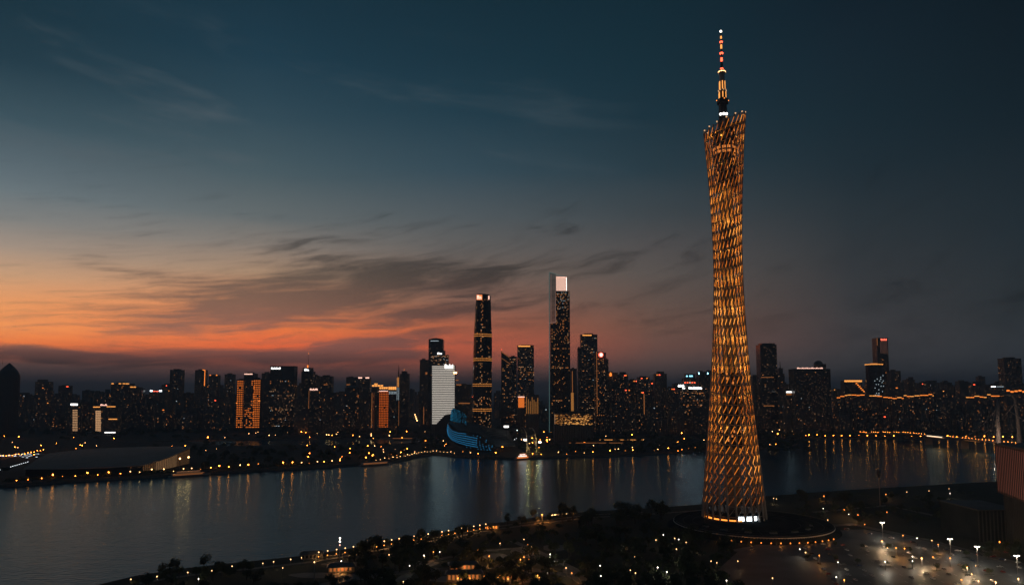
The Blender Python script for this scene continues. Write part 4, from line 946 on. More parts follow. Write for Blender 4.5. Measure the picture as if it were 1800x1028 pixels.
# deck behind the hull, stepped stands, pale roof panel
DK = [Q(788, 742, 1800), Q(806, 757, 1735), Q(840, 762, 1725), Q(872, 786, 1720), Q(905, 782, 1760), Q(880, 757, 1840), Q(840, 744, 1860), Q(800, 738, 1860)]
MB().add(DK, [tuple(range(8))]).build('upper_deck', M['dark_roof'], t)
for k in range(10):
    f = k / 10; a, b_, c, d = Q(842, 748, 1850).lerp(Q(868, 784, 1740), f), Q(893, 756, 1850).lerp(Q(906, 784, 1760), f), Q(842, 748, 1850).lerp(Q(868, 784, 1740), f + .1), Q(893, 756, 1850).lerp(Q(906, 784, 1760), f + .1)
    MB().add([a, b_, Vector((d.x, d.y, b_.z)), Vector((c.x, c.y, a.z)), Vector((c.x, c.y, max(c.z - 1, 0))), Vector((d.x, d.y, max(d.z - 1, 0)))], [(0, 3, 2, 1), (3, 4, 5, 2)]).build('seating_step', M['concrete'], t)
SL = [(793.5, 720), (797, 717.5), (803, 719.5), (809, 721.5), (815, 725), (820, 731)]; SB = [(791, 738), (795, 740), (803, 742), (810, 744), (816, 746), (821, 747)]
top_ = [Q(u, v, 1835 - 12 * math.sin(k / 5 * math.pi)) for k, (u, v) in enumerate(SL)]; bot_ = [Q(u, v, 1828 - 12 * math.sin(k / 5 * math.pi)) for k, (u, v) in enumerate(SB)]
MB().add(top_ + bot_ + [p + Vector((0, 1.5, 0)) for p in top_ + bot_], [(6 + k, 7 + k, 1 + k, k) for k in range(5)] + [(18 + k, 12 + k, 13 + k, 19 + k) for k in range(5)]).build('sail_screen', hullm, t)
em('sail_blue', (.02, .30, .55), .5, 'NONE'); em('sail_blue_dim', (.02, .26, .48), .25, 'NONE')
for k in range(5):
    for s in range(9):
        for q in range(4):
            f = (q + .5) / 4; pr_ = .95 if k < 3 else .5
            if rnd.random() > pr_: continue
            a = top_[k].lerp(top_[k + 1], f); b_ = bot_[k].lerp(bot_[k + 1], f); p = a.lerp(b_, (s + .5) / 9)
            MB().box(p.x - .62, p.x + .62, p.y - 1.3, p.y - .6, p.z - .8, p.z + .8).build('light_tile', M['sail_blue' if (k < 2 and s > 1) or rnd.random() < .3 else 'sail_blue_dim'], t)
p = Q(890, 749.5, 1790); MB().box(p.x - 6, p.x + 6, p.y, p.y + 1, p.z - 2.4, p.z + 2.4).build('floodlight', M['sign_white'], t); MB().tube([(p.x, p.y + 1.5, 20), (p.x, p.y + 1.5, p.z)], .6, 6).build('floodlight_mast', M['dark_steel'], t)
# sail masts, floodlit gold
for (u, v0, tall, lb) in ((926, 751, 1, 'slim floodlit sail mast with curved lattice arm beside the arena'), (942, 752, 1, 'gold floodlit sail mast right of its twin, drooping cables')):
    m_ = thing('sail_mast', lb, 'mast', (P(u, 795, 1690).x, 1690, LZ + .4)); hh = P(u, v0, 1690).z - LZ
    MB().tube([(0, 0, 0), (0, 0, hh * .6), (-3, 0, hh * .85), (-9, 0, hh), (-16, 0, hh * .99)], [1.6, 1.3, 1.1, .8, .4], 7).build('mast_shaft', M['white_metal'], m_, True)
    for k in range(4):
        a = Vector((-3 - k * 4, 0, hh * (.9 + .03 * k)))
        MB().tube([a, a + Vector((1 + k, 0, -hh * .35)), Vector((5 + 2 * k, 0, 0))], .22, 4).build('cable', M['white_metal'], m_)
    p = P(u - 3 + (10 if u > 930 else 0), 773 + (4 if u > 930 else 0), 1689); MB().box(p.x - m_.location.x - 3, p.x - m_.location.x + 3, -2.2, -1.4, p.z - LZ - 1.4, p.z - LZ + 1.4).build('floodlight', M['white_lamp'], m_)
    light(m_, (2, -9, 6), 4000, (1, .66, .2), 1); light(m_, (6, -8, 30), 3000, (1, .66, .2), 1)

# ------------------------------------------------------------------ left hall with sweeping roof
HYc = 1330
t = thing('sweeping_roof_hall', 'long low hall with sweeping dark metal roof and lit glazed end', 'hall', (P(190, 820, HYc).x, HYc, LZ + .4)); x, y, z = t.location
FR = [(42, 824, 1215), (120, 824, 1225), (200, 821, 1240), (252, 818, 1255), (300, 802, 1330), (334, 786.5, 1420)]
BK = [(88, 796, 1440), (140, 790, 1470), (190, 787, 1485), (240, 785, 1495), (290, 784, 1500), (334, 785.3, 1500)]
A_ = [Q(*q) for q in FR]; B_ = [Q(*q) for q in BK]
mb = MB(); rws = 6
grid = [[a.lerp(b_, s / rws) + Vector((0, 0, 3.5 * math.sin(math.pi * s / rws))) for a, b_ in zip(A_, B_)] for s in range(rws + 1)]
mb.add([p for r_ in grid for p in r_], [(s * 6 + k, s * 6 + k + 1, (s + 1) * 6 + k + 1, (s + 1) * 6 + k) for s in range(rws) for k in range(5)])
mb.add([p - Vector((0, 0, 1.2)) for r_ in grid for p in r_], [(s * 6 + k, (s + 1) * 6 + k, (s + 1) * 6 + k + 1, s * 6 + k + 1) for s in range(rws) for k in range(5)])
mb.build('roof', noisy('metal_roof', (.03, .036, .042), (.062, .07, .08), .03, .6, 8), t, True)
for k in range(26):
    f = k / 25 * 5; i = min(int(f), 4); g = f - i
    pts = [grid[s][i].lerp(grid[s][i + 1], g) + Vector((0, 0, .35)) for s in range(rws + 1)]
    MB().tube(pts, .16, 4).build('roof_seam', M['dark_steel'], t)
MB().tube([p + Vector((0, 0, .2)) for p in A_], .7, 5).build('eave', M['white_metal'], t)
wl = MB()
inn = [p.lerp(q, .06) for p, q in zip(A_, B_)]
for k in range(5): wl.quad((inn[k].x, inn[k].y, 0), (inn[k + 1].x, inn[k + 1].y, 0), (inn[k + 1].x, inn[k + 1].y, inn[k + 1].z - 1), (inn[k].x, inn[k].y, inn[k].z - 1))
for q in (0, 5): wl.quad((inn[q].x, inn[q].y, 0), (B_[q].x, B_[q].y, 0), (B_[q].x, B_[q].y, B_[q].z - 1), (inn[q].x, inn[q].y, inn[q].z - 1))
wl.build('wall', M['black_glass'], t)
em('hall_glow', (1, .55, .25), .12, 'NONE'); em('hall_glow_dim', (1, .5, .2), .05, 'NONE')
for k in range(30):
    f = 3 + 2 * k / 30; i = min(int(f), 4); g = f - i; g2 = min(g + .05, 1)
    a = inn[i].lerp(inn[i + 1], g); b_ = inn[i].lerp(inn[i + 1], g2)
    MB().add([(a.x + .3, a.y - .3, 1), (b_.x + .3, b_.y - .3, 1), (b_.x + .3, b_.y - .3, b_.z - 2), (a.x + .3, a.y - .3, a.z - 2)], [(0, 1, 2, 3)]).build('glazed_bay', M['hall_glow' if 6 < k < 20 else 'hall_glow_dim'], t)
for q, (u, v) in enumerate(((315.5, 806), (330.5, 803.5))):
    lp = thing('mast_lamp', ('left' if q == 0 else 'right') + ' of two bright amber mast lamps by the hall glazed end', 'lamp', (G(u, 828, LZ).x, G(u, 828, LZ).y, LZ + .4)); hh = P(u, v, lp.location.y).z - LZ
    MB().tube([(0, 0, 0), (0, 0, hh)], [.5, .3], 6).build('pole', M['dark_steel'], lp); MB().ball((0, 0, hh), 1.5, 8, 5).build('globe', M['warm_lamp'], lp); light(lp, (0, -1.5, hh + 1), 2200, (1, .5, .15), 1)

# ------------------------------------------------------------------ street lamps
def lamp_mesh(h, r, m, name, arm=False, n=6):
    mb = MB(); mb.mat(0).tube([(0, 0, 0), (0, 0, h)], [.22, .12], 5)
    mb.mat(1).ball((0, 0, h + r * .8), r, n, 4)
    return mb.mesh(name, [M['dark_steel'], M[m]])
LM = {k: lamp_mesh(8.5, 1.05, k, 'street_lamp') for k in ('sodium', 'warm_lamp', 'cool_lamp', 'sodium_soft')}
LMf = {k: lamp_mesh(8.5, 1.7, k, 'street_lamp') for k in ('sodium', 'warm_lamp', 'cool_lamp', 'sodium_soft')}
NL = [0]
def lamp(loc, kind, label, group, meshes=LM, sc=1.0):
    o = link('promenade_lamp' if 'promenade' in group or 'shore' in group or 'embankment' in group else 'street_lamp', meshes[kind], None, loc, 0, (sc, sc, sc)); tag(o, label, 'street lamp', group); NL[0] += 1; return o
def along(pts, step, jit=0.0):
    pts = [Vector((p.x, p.y, 0)) for p in pts]; acc = 0; out_ = []
    for a, b_ in zip(pts, pts[1:]):
        d = (b_ - a).length; s = step - acc if acc else 0
        while s < d: out_.append(a.lerp(b_, s / d)); s += step
        acc = (acc + d) % step
    return out_
rg = random.Random(31)
fe = [G(u, v, 0) for u, v in FAR_EDGE]
for k, p in enumerate(along(fe[2:9], 16)):
    if k > 85: break
    if rg.random() < .07: continue
    lamp((p.x + rg.uniform(-3, 3), p.y + 9, LZ + .4), rg.choice(('sodium', 'sodium', 'warm_lamp', 'sodium_soft')), 'amber globe lamp in the row along the left bank promenade', 'promenade lamps on the left bank', sc=rg.uniform(.4, 1.0))
for k, p in enumerate(along(fe[9:14], 13)): lamp((p.x, p.y + 6, LZ + .4), 'warm_lamp', 'white globe lamp on the embankment bend by the creek mouth', 'lamps on the embankment bend', sc=rg.uniform(.35, .7))
for k, p in enumerate(along(fe[13:22], 21)):
    if rg.random() < .3: continue
    lamp((p.x, p.y + 8, LZ + .4), rg.choice(('sodium', 'sodium', 'warm_lamp', 'sodium_soft')), 'amber globe lamp along the island shore behind the river', 'lamps along the island shore', sc=rg.uniform(.35, .95))
for k, p in enumerate(along([G(u, v, 0) for u, v in [(1410,771),(1500,771),(1600,772),(1700,773),(1800,774)]], 26)):
    lamp((p.x, p.y + 10, LZ), 'sodium', 'amber globe lamp in the straight row along the right far promenade', 'lamps along the right far promenade', LMf, rg.uniform(.5, .85))
for (n, ua, ub, va, vb, cols, lb, gp) in (
    (26, 0, 420, 764, 800, ('warm_lamp', 'sodium', 'sodium'), 'scattered lamp among the dark trees of the left park', 'lamps in the left park'),
    (34, 430, 720, 757, 768, ('warm_lamp', 'sodium', 'warm_lamp'), 'lamp in the line at the foot of the apartment blocks', 'lamps before the apartment blocks'),
    (34, 540, 730, 780, 806, ('sodium', 'warm_lamp', 'sodium'), 'amber lamp on the island plaza left of the creek', 'lamps on the island plaza'),
    (36, 862, 965, 752, 786, ('warm_lamp', 'cool_lamp', 'sodium', 'sodium'), 'street lamp on the square between the two tallest skyscrapers', 'lamps on the central square'),
    (26, 960, 1240, 752, 790, ('sodium', 'warm_lamp'), 'lamp among the trees below the gold museum', 'lamps below the museum'),
    (22, 1325, 1500, 753, 768, ('sodium', 'warm_lamp'), 'lamp on the quay right behind the lattice tower', 'lamps behind the lattice tower'),
    (14, 745, 800, 750, 785, ('sodium', 'warm_lamp'), 'street lamp on the road beside the blue arena', 'lamps beside the arena')):
    for k in range(n):
        u, v = rg.uniform(ua, ub), rg.uniform(va, vb); p = G(u, v, LZ + 7)
        lamp((p.x, p.y, LZ), rg.choice(cols), lb, gp, LM if v > 775 else LMf, rg.uniform(.3, .9))
for s in (0, 1):
    for k in range(7):
        v = 742 - k * 3.6; u = (716 + s * 17 - (0 if s else 0)) + (-s * 1.6 + .4) * k; p = G(u, v, LZ + 7)
        lamp((p.x, p.y, LZ), 'warm_lamp', 'street lamp on the avenue running back beside the needle tower', 'avenue lamps', LMf, 1.6)
for k in range(15):
    f = k / 15; u = lerp(0, 82, f); v = 800 - 12 * f ** 2 - 1; p = G(u, v + rg.uniform(-1, 1), LZ + 7); lamp((p.x, p.y, LZ), 'sodium', 'amber lamp on the curving road at the far left', 'lamps on the curving left road', LM, .6)
for k in range(14):
    f = k / 13; p = G(lerp(0, 49, f), lerp(825, 811, f), LZ + 5); lamp((p.x, p.y, LZ), 'cool_lamp', 'bluish white lamp in the slanting row left of the hall', 'bluish lamps left of the hall', LM, .5)
# fountain pool of white light lines at far left
t = thing('light_fountain', 'flat fountain of white light bars left of the sweeping roof', 'fountain', (G(35, 801).x, G(35, 801).y, LZ + .4)); x, y, z = t.location
MB().lathe([(46, 0), (46, .8), (45, .9), (44, .5)], 32, 0, 0, 1, 1.2).build('basin', M['stone'], t)
for k in range(30):
    u = rg.uniform(-6, 68); v = 800 + rg.choice((-3, 0, 0, .8, 2.4 if u > 40 else 0, 3.6 if u > 42 else 0)) ; p = G(u, v, LZ + 2); wd = rg.uniform(.6, 2.2)
    MB().box(p.x - x - wd, p.x - x + wd, p.y - y - .5, p.y - y + .5, .9, 1.6).build('light_bar', M['fountain_light'], t)

# ------------------------------------------------------------------ river boats
def boat(name, label, u0, u1, v, lights, H_=9, cabins=2):
    a, c = G(u0, v, 0), G(u1, v - (u1 - u0) * .07, 0); L_ = (c - a).length; mid = (a + c) / 2; ang = math.atan2(c.y - a.y, c.x - a.x)
    t = thing(name, label, 'boat', (mid.x, mid.y, 0), ang); w_ = L_ * .09
    pl = [(-L_ / 2, -w_ * .8), (-L_ / 2, w_ * .8), (-L_ * .4, w_), (L_ * .36, w_), (L_ / 2, 0), (L_ * .36, -w_), (-L_ * .4, -w_)]
    MB().add([(px * .97, py * .8, -.4) for px, py in pl] + [(px, py, 2.2) for px, py in pl], [tuple(range(7)), tuple(range(7, 14))[::-1]] + [(i, i + 7, (i + 1) % 7 + 7, (i + 1) % 7) for i in range(7)]).build('hull', M['hull_white'], t)
    for k in range(cabins):
        s = 1 - k * .24; z0 = 2.2 + k * 3.4
        cb = MB().box(-L_ * .42 * s, L_ * .30 * s, -w_ * .8 * s, w_ * .8 * s, z0, z0 + 3.0).build('cabin', M['hull_white'], t)
        n = int(L_ * .7 * s / 3.2)
        for j in range(n):
            xx = -L_ * .41 * s + j * L_ * .70 * s / n; MB().box(xx, xx + 2.0, -w_ * .8 * s - .1, -w_ * .8 * s + .05, z0 + .8, z0 + 2.3).build('window', M[lights[k % len(lights)]], cb)
        MB().box(-L_ * .43 * s, L_ * .31 * s, -w_ * .84 * s, w_ * .84 * s, z0 + 3.0, z0 + 3.4).build('deck', M['white_metal'], t)
        MB().box(-L_ * .43 * s, L_ * .31 * s, -w_ * .86 * s - .1, -w_ * .86 * s, z0 + 3.0, z0 + 3.5).build('light_strip', M[lights[0]], t)
    MB().tube([(-L_ * .1, 0, 2.2 + cabins * 3.4), (-L_ * .1, 0, 2.2 + cabins * 3.4 + 6)], .15, 5).build('mast', M['dark_steel'], t)
    return t
boat('river_boat', 'long moored river boat with orange light strips by the left bank', 296, 371, 839, ('strip_dim', 'win_dim'))
boat('river_boat', 'white and orange lit passenger boat moored below the sail masts', 905, 933, 808, ('strip_orange', 'sign_white', 'sign_white'), cabins=3)
boat('river_boat', 'dark low barge with a few amber windows by the creek bend', 632, 690, 819, ('strip_dim', 'strip_dim'), cabins=1)

# lit causeway bars on the island
for (u0, u1, v, lb, hm) in ((1010, 1131, 771, 'long gold lit low bridge right of the gold museum', 'strip_gold'), (1000, 1095, 776.5, 'dimmer gold lit walkway below the long lit bridge', 'strip_dim'), (690, 725, 768.5, 'short arched gold lit bridge over the creek', 'strip_dim')):
    a, c = G(u0, v + 3, LZ), G(u1, v + 3, LZ); t = thing('low_bridge', lb, 'bridge', (a.x, a.y, LZ)); L_ = c.x - a.x
    MB().box(0, L_, 0, 8, 1.5, 3).build('deck', M['concrete'], t); MB().box(0, L_, -.5, -.02, 1.8, 2.9).build('light_strip', M[hm], t)
    for k in range(int(L_ / 14)): MB().box(k * 14 + 6, k * 14 + 7, .6, 7, 0, 1.5).build('pier', M['concrete'], t)

# ------------------------------------------------------------------ suspension bridge at the right
BX = 1178.0
br = thing('suspension_bridge', 'suspension bridge with pale arched pylon and lit deck crossing the river', 'bridge', (BX, 1700, 0))
def bzr(yy): return 25 + max(0, 1 - abs(yy + 0) / 700) * 2
ys = list(range(-900, 700, 50))
mb = MB(); sec = []
for k, yy in enumerate(ys):
    xx = -max(0, yy - 300) ** 2 * .0004; zd = bzr(yy) - max(0, yy - 420) * .05
    sec.append((xx, yy, zd))
for a, c in zip(sec, sec[1:]):
    mb.add([(a[0] - 16, a[1], a[2] - 3), (a[0] + 16, a[1], a[2] - 3), (a[0] + 17, a[1], a[2]), (a[0] - 17, a[1], a[2]), (c[0] - 16, c[1], c[2] - 3), (c[0] + 16, c[1], c[2] - 3), (c[0] + 17, c[1], c[2]), (c[0] - 17, c[1], c[2])], [(0, 3, 7, 4), (3, 2, 6, 7), (2, 1, 5, 6), (1, 0, 4, 5)])
mb.build('deck', M['concrete'], br)
for s in (-17.2, 17.2): MB().tube([(a + s, b_, c + 1.1) for a, b_, c in sec], .18, 4).build('railing', M['white_metal'], br)
PZ = P(1753, 692, 1700).z
for s in (-1, 1):
    MB().tube([(s * 24, 0, 0), (s * 25, 0, 27), (s * 24.5, 0, 80), (s * 20, 0, PZ - 12), (s * 12, 0, PZ - 1)], [5.5, 5, 4.2, 3.6, 3.2], 10).build('pylon_leg', M['concrete'], br, True)
MB().tube([(-13, 0, PZ - 2), (0, 0, PZ), (13, 0, PZ - 2)], [3.2, 3.4, 3.2], 10).build('pylon_arch', M['concrete'], br, True)
MB().box(-24, 24, -3, 3, 19, 23.9).build('cross_beam', M['concrete'], br)
for yy in (-260, 170, 330, 480):
    MB().box(-10, 10, yy - 3, yy + 3, -1, bzr(yy) - 3 - max(0, yy - 420) * .05).build('pier', M['concrete'], br)
for s in (-1, 1):
    far_ = [(s * lerp(17, 16, f), 170 * f, lerp(PZ - 24, 29, 1 - (1 - f) ** 1.7)) for f in [k / 14 for k in range(15)]]
    MB().tube(far_, .65, 5).build('main_cable', M['steel'], br, True)
    nr_ = [(s * 17, -340 * f, 29 + (PZ - 24 - 29) * (1 - f) ** 2) for f in [k / 20 for k in range(21)]]
    MB().tube(nr_, .65, 5).build('main_cable', M['steel'], br, True)
    for k in range(2, 13): MB().tube([far_[k], (far_[k][0], far_[k][1], bzr(0))], .12, 4).build('hanger', M['steel'], br)
    for k in range(2, 19): MB().tube([nr_[k], (nr_[k][0], nr_[k][1], bzr(0))], .12, 4).build('hanger', M['steel'], br)
a = P(1609, 766, 1990); c = P(1640, 767, 1940)
MB().box(-18.2, -17.4, 235, 305, 24.2, 26.4).build('deck_light_panel', M['panel_warm'], br)
for yy in range(90, 150, 10): MB().box(-14, 14, yy, yy + 4, bzr(yy) - 3.5, bzr(yy) - 3.05).build('underside_light', M['strip_gold'], br)
for yy in range(235, 300, 10): MB().box(-14, 14, yy, yy + 4, bzr(yy) - 3.5, bzr(yy) - 3.05).build('underside_light', M['strip_gold'], br)
for k in range(64):
    f = k * 13 - 200
    if 225 < f < 310: continue
    i = min(range(len(sec)), key=lambda q: abs(sec[q][1] - f)); o = link('bridge_lamp', LM['sodium'], None, (BX + sec[i][0] - 15.5, 1700 + f, sec[i][2]), 0, (.62, .62, .36)); tag(o, 'amber deck lamp in the row along the suspension bridge', 'street lamp', 'lamps along the suspension bridge')
light(br, (-48, -30, 40), 60000, (1, .62, .42), 2)  # added light to bring out the pylon, with no fixture built

# ------------------------------------------------------------------ near right building with red finned wall
t = thing('finned_building', 'big near building with reddish finned upper wall at the frame edge', 'building', (480, 640, LZ))
def W(u, v, Y): p = P(u, v, Y); return Vector((p.x - 480, p.y - 640, p.z - LZ))
A1 = W(1750, 781, 694); zt = A1.z; zb_ = W(1753, 865, 694).z; A2 = Vector((A1.x - 58, A1.y - 180, 0))
d_ = (A2 - Vector((A1.x, A1.y, 0))).normalized(); nrm = Vector((-1, .32, 0)).normalized()
bx_ = [Vector((A1.x, A1.y, 0)), A2, A2 + Vector((90, 0, 0)), Vector((A1.x + 90, A1.y, 0))]
em('red_panel', (1, .34, .24), .085, 'NONE'); mat('fin', (.06, .045, .04), .7)  # red light washing the wall, put into the panels as emission
MB().prism([(p.x, p.y) for p in bx_], zb_, zt).build('upper_block', mat('rust_wall', (.22, .12, .09), .8), t)
MB().prism([(p.x + 6, p.y) for p in bx_], 0, zb_ - .02).build('lower_block', M['podium_deck'], t)
MB().prism([(p.x - .4, p.y + .2) for p in bx_], zt + .01, zt + 1.6).build('parapet', M['dark_roof'], t)
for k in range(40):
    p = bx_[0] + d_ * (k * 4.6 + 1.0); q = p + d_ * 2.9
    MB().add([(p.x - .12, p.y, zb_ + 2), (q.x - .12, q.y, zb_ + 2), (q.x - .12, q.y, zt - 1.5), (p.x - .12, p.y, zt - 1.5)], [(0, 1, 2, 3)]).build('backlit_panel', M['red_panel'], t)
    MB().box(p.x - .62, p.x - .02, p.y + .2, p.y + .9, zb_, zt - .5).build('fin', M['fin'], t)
    p2 = p + Vector((6, 0, 0)); MB().box(p2.x - 1.2, p2.x - .02, p2.y - .4, p2.y + .4, 0, zb_ - .5).build('pilaster', M['dark_roof'], t)
t = thing('pilastered_podium', 'dark low block with vertical pilasters below the reddish finned wall', 'building', (450, 690, LZ))
a = W(1705, 884, 700); zz = 145 - LZ - 200 * 700 / 1250; x0 = P(1706, 884, 700).x - 450
MB().box(x0, 36, 0, 60, 0, zz).build('body', M['podium_deck'], t); MB().box(x0 - .5, 36.5, -.5, 60.5, zz + .01, zz + 1).build('parapet', M['dark_roof'], t)
for k in range(9): MB().box(x0 + k * 3.6, x0 + k * 3.6 + .9, -.8, -.02, 0, zz - .3).build('pilaster', M['dark_roof'], t)

# ------------------------------------------------------------------ foreground: roads, plaza, car park
def sheet(name, pts, dz, m, parent=None):
    n = len(pts); o = MB().add([(p.x, p.y, LZ + dz) for p in pts], [tuple(range(n))]).build(name, m, parent); tag(o, kind='structure'); return o
def strip(name, cpts, wd, dz, m, kerb=True):
    pts = [Vector((p.x, p.y, 0)) for p in cpts]; Lf = []; Rt = []
    for i, p in enumerate(pts):
        d = (pts[min(i + 1, len(pts) - 1)] - pts[max(i - 1, 0)]).normalized(); s = Vector((-d.y, d.x, 0)); Lf.append(p + s * wd / 2); Rt.append(p - s * wd / 2)
    mb = MB(); n = len(pts)
    mb.add([(p.x, p.y, LZ + dz) for p in Lf + Rt], [(i, i + n, i + n + 1, i + 1) for i in range(n - 1)])
    o = mb.build(name, m); tag(o, kind='structure')
    if kerb:
        for E in (Lf, Rt): MB().tube([(p.x, p.y, LZ + .1) for p in E], .16, 4).build('kerb', M['stone'], o)
    return o
lot = [G(u, v, LZ) for u, v in [(1392,946),(1452,932),(1520,930),(1600,944),(1700,966),(1830,996),(1850,1080),(1330,1080),(1262,1000),(1300,966)]]
park = sheet('car_park', lot, .02, M['plaza'])
strip('road', [G(u, v, LZ) for u, v in [(1430,925),(1500,921),(1560,934),(1640,952),(1720,972),(1850,1006)]], 9, .04, M['asphalt'])
strip('bank_path', [G(u, v + 5, LZ) for u, v in NEAR_EDGE[1:16]], 5, .03, M['paving'])
strip('road', [G(u, v, LZ) for u, v in [(430,1080),(560,1030),(640,1012),(760,1001),(900,995),(1010,1012),(1080,1060)]], 10, .05, M['asphalt'])
strip('road', [G(u, v, LZ) for u, v in [(1290,968),(1340,958),(1390,946),(1420,930),(1425,915)]], 8, .05, M['paving'])
strip('path', [G(u, v, LZ) for u, v in [(690,1040),(720,1008),(760,985),(840,968),(930,962)]], 6, .07, M['paving'])
strip('path', [G(u, v, LZ) for u, v in [(1060,1060),(1010,1000),(960,975),(900,950)]], 6, .09, M['paving'])
strip('path', [G(u, v, LZ) for u, v in [(1430,900),(1560,888),(1640,905),(1740,915)]], 7, .05, M['paving'])
# bay markings
for r in range(7):
    for k in range(12):
        p = G(1420 + k * 32 + r * 9, 962 + r * 12, LZ)
        if p.x > 470: continue
        o = MB().box(-.1, .1, -2.4, 2.4, 0, .004).build('bay_line', M['road_paint'], park); o.location = (p.x, p.y, LZ + .026)
# near bank globe lamps, a lower glowing ball added as each one's reflection
def lamp_reflection_mesh():
    mb = MB(); mb.mat(0).tube([(0, 0, 0), (0, 0, 6)], [.16, .1], 6); mb.mat(1).ball((0, 0, 6.2), .5, 8, 5); mb.mat(2).ball((0, -.5, 2.6), .4, 8, 5); return mb.mesh('bank_lamp', [M['dark_steel'], M['warm_near'], M['sodium_near']])
dl = lamp_reflection_mesh()
bank = [G(u, v + 4, LZ) for u, v in NEAR_EDGE]
for k, p in enumerate(along([G(u, v + 3, LZ) for u, v in [(560, 980), (610, 972), (690, 957), (773, 943), (862, 927)]], 8.2)):
    o = link('bank_lamp', dl, None, (p.x, p.y, LZ + .05)); tag(o, 'bank globe lamp above a glowing ball for its reflection, along the near bank railing', 'street lamp', 'double globe lamps on the near bank')
    if k % 2 == 0: light(o, (0, -1.2, 5), 900, (1, .5, .18), .5)
rail = [G(u, v + 1.5, LZ) for u, v in NEAR_EDGE[6:14]]
rt = thing('bank_railing', 'thin metal railing along the near bank promenade', 'railing', (0, 0, LZ))
for zz in (.5, 1.1): MB().tube([(p.x, p.y, zz) for p in rail], .07, 4).build('rail', M['white_metal'], rt)
for p in along(rail, 4): MB().box(p.x - .06, p.x + .06, p.y - .06, p.y + .06, 0, 1.15).build('post', M['white_metal'], rt)
# lamps scattered in the near park
smw = lamp_mesh(6.5, .42, 'warm_near', 'park_lamp', n=8); smc = lamp_mesh(6.5, .42, 'white_near', 'park_lamp', n=8); sms = lamp_mesh(6.5, .42, 'sodium_near', 'park_lamp', n=8)
SPOTS = [(230,1017,'w',0),(276,1012,'w',0),(330,1005,'w',0),(349,1016,'c',1),(372,1002,'w',0),(408,994,'w',0),(462,989,'w',0),(481,986,'w',0),(511,982,'w',0),(497,997,'w',0),(530,979,'w',0),(600,985,'c',0),
 (684,974,'w',0),(720,993,'c',0),(745,975,'c',0),(762,969,'s',0),(773,969,'c',0),(709,1021,'w',1),(746,977,'w',1),(805,1015,'s',1),(826,1015,'s',1),(851,1012,'s',1),(879,1010,'s',1),(893,1016,'s',1),(860,976,'s',1),(840,966,'s',1),(879,954,'w',1),(921,947,'w',0),(928,956,'s',1),(934,960,'w',0),(967,973,'c',2),(963,984,'s',1),(915,982,'s',1),(921,978,'s',0),(930,981,'s',0),(945,1010,'s',1),(948,1014,'s',0),(995,997,'w',1),(1005,1006,'s',1),(1095,960,'c',0),(1115,947,'w',0),(1101,963,'w',0),(1116,978,'w',0),(1153,948,'w',0),(1166,939,'c',0),(1186,945,'w',0),(1193,947,'c',0),(1189,964,'w',0),(1206,952,'w',0),(1225,957,'w',0),(1156,996,'c',1),(1172,1004,'c',1),(1195,992,'c',1),(1108,1001,'w',0),(1117,1006,'w',0),(1055,993,'c',0),(1056,1011,'c',0),(1098,975,'w',0),(1250,985,'w',0),(1260,988,'w',0),(1297,985,'w',0),(1277,1019,'c',1),(1358,1015,'w',0),
 (953,906,'S',2),(1008,901,'s',0),(1036,898,'w',0),(1360,875,'w',1),(1365,876,'w',0),(1448,871,'s',1),(1557,868,'s',1),(1594,864,'w',0),(1633,862,'w',0),(1668,858,'w',0),(1670,866,'c',1),
 (1447,893,'c',0),(1455,913,'w',0),(1484,895,'s',1),(1492,903,'c',1),(1508,904,'s',1),(1520,921,'s',0),(1559,899,'s',0),(1561,933,'c',0),(1584,938,'c',0),(1587,940,'s',1),(1612,945,'c',1),(1617,951,'w',0),(1638,949,'w',0),(1649,956,'s',1),(1665,931,'w',0),(1749,977,'c',0),(1757,951,'s',1),(1406,964,'c',1),(1416,970,'w',1),(1424,1000,'w',0),(1421,995,'w',0),(1440,975,'s',1),(1473,987,'c',1),(1470,1013,'c',0),(1484,1018,'s',1),(1490,1014,'c',0),(1508,1014,'w',0),(1550,950,'s',2),(1560,962,'w',2),(1575,962,'s',1),(1590,963,'s',1),(1604,977,'c',1),(1604,985,'c',1),(1620,980,'s',2),(1640,978,'s',1),(1670,980,'s',1),(1682,982,'s',0),(1700,996,'s',2),(1715,993,'w',1),(1708,1008,'w',2),(1720,1020,'w',2),(1750,1022,'s',2),(1790,1016,'w',2),(1556,986,'c',2),(1530,1018,'w',0),(1690,1018,'s',1)]
for (u, v, k, pw) in SPOTS:
    if v > 925 and u > 1390 and pw == 0 and (u * 7 + v) % 2 == 0: continue
    p = G(u, v, LZ + 7.0); me = {'w': smw, 'c': smc, 's': sms, 'S': sms}[k]
    where = 'on the near left bank' if u < 600 else 'in the dark near park' if u < 1260 else 'by the tower foot' if v < 915 else 'around the car park'
    colr = {'w': 'warm white', 'c': 'cold white', 's': 'orange', 'S': 'largest orange'}[k]
    sc_ = rnd.uniform(.65, 1.25); o = link('park_lamp', me, None, (p.x, p.y, LZ), 0, (2.2, 2.2, 1.2) if k == 'S' else (sc_, sc_, 1)); tag(o, f'{colr} globe lamp {where}', 'street lamp', f'{colr} lamps {where}')
    light(o, (0, -.9, 6.0), (1700 if k in 'sS' else 600) * max(pw * pw, .25) * (1.2 if pw == 2 and u > 1390 else 1), {'w': (1, .68, .38), 'c': (1, .88, .68), 's': (1, .40, .10) if u < 1390 or pw < 2 else (1, .66, .36), 'S': (1, .35, .08)}[k], .4)
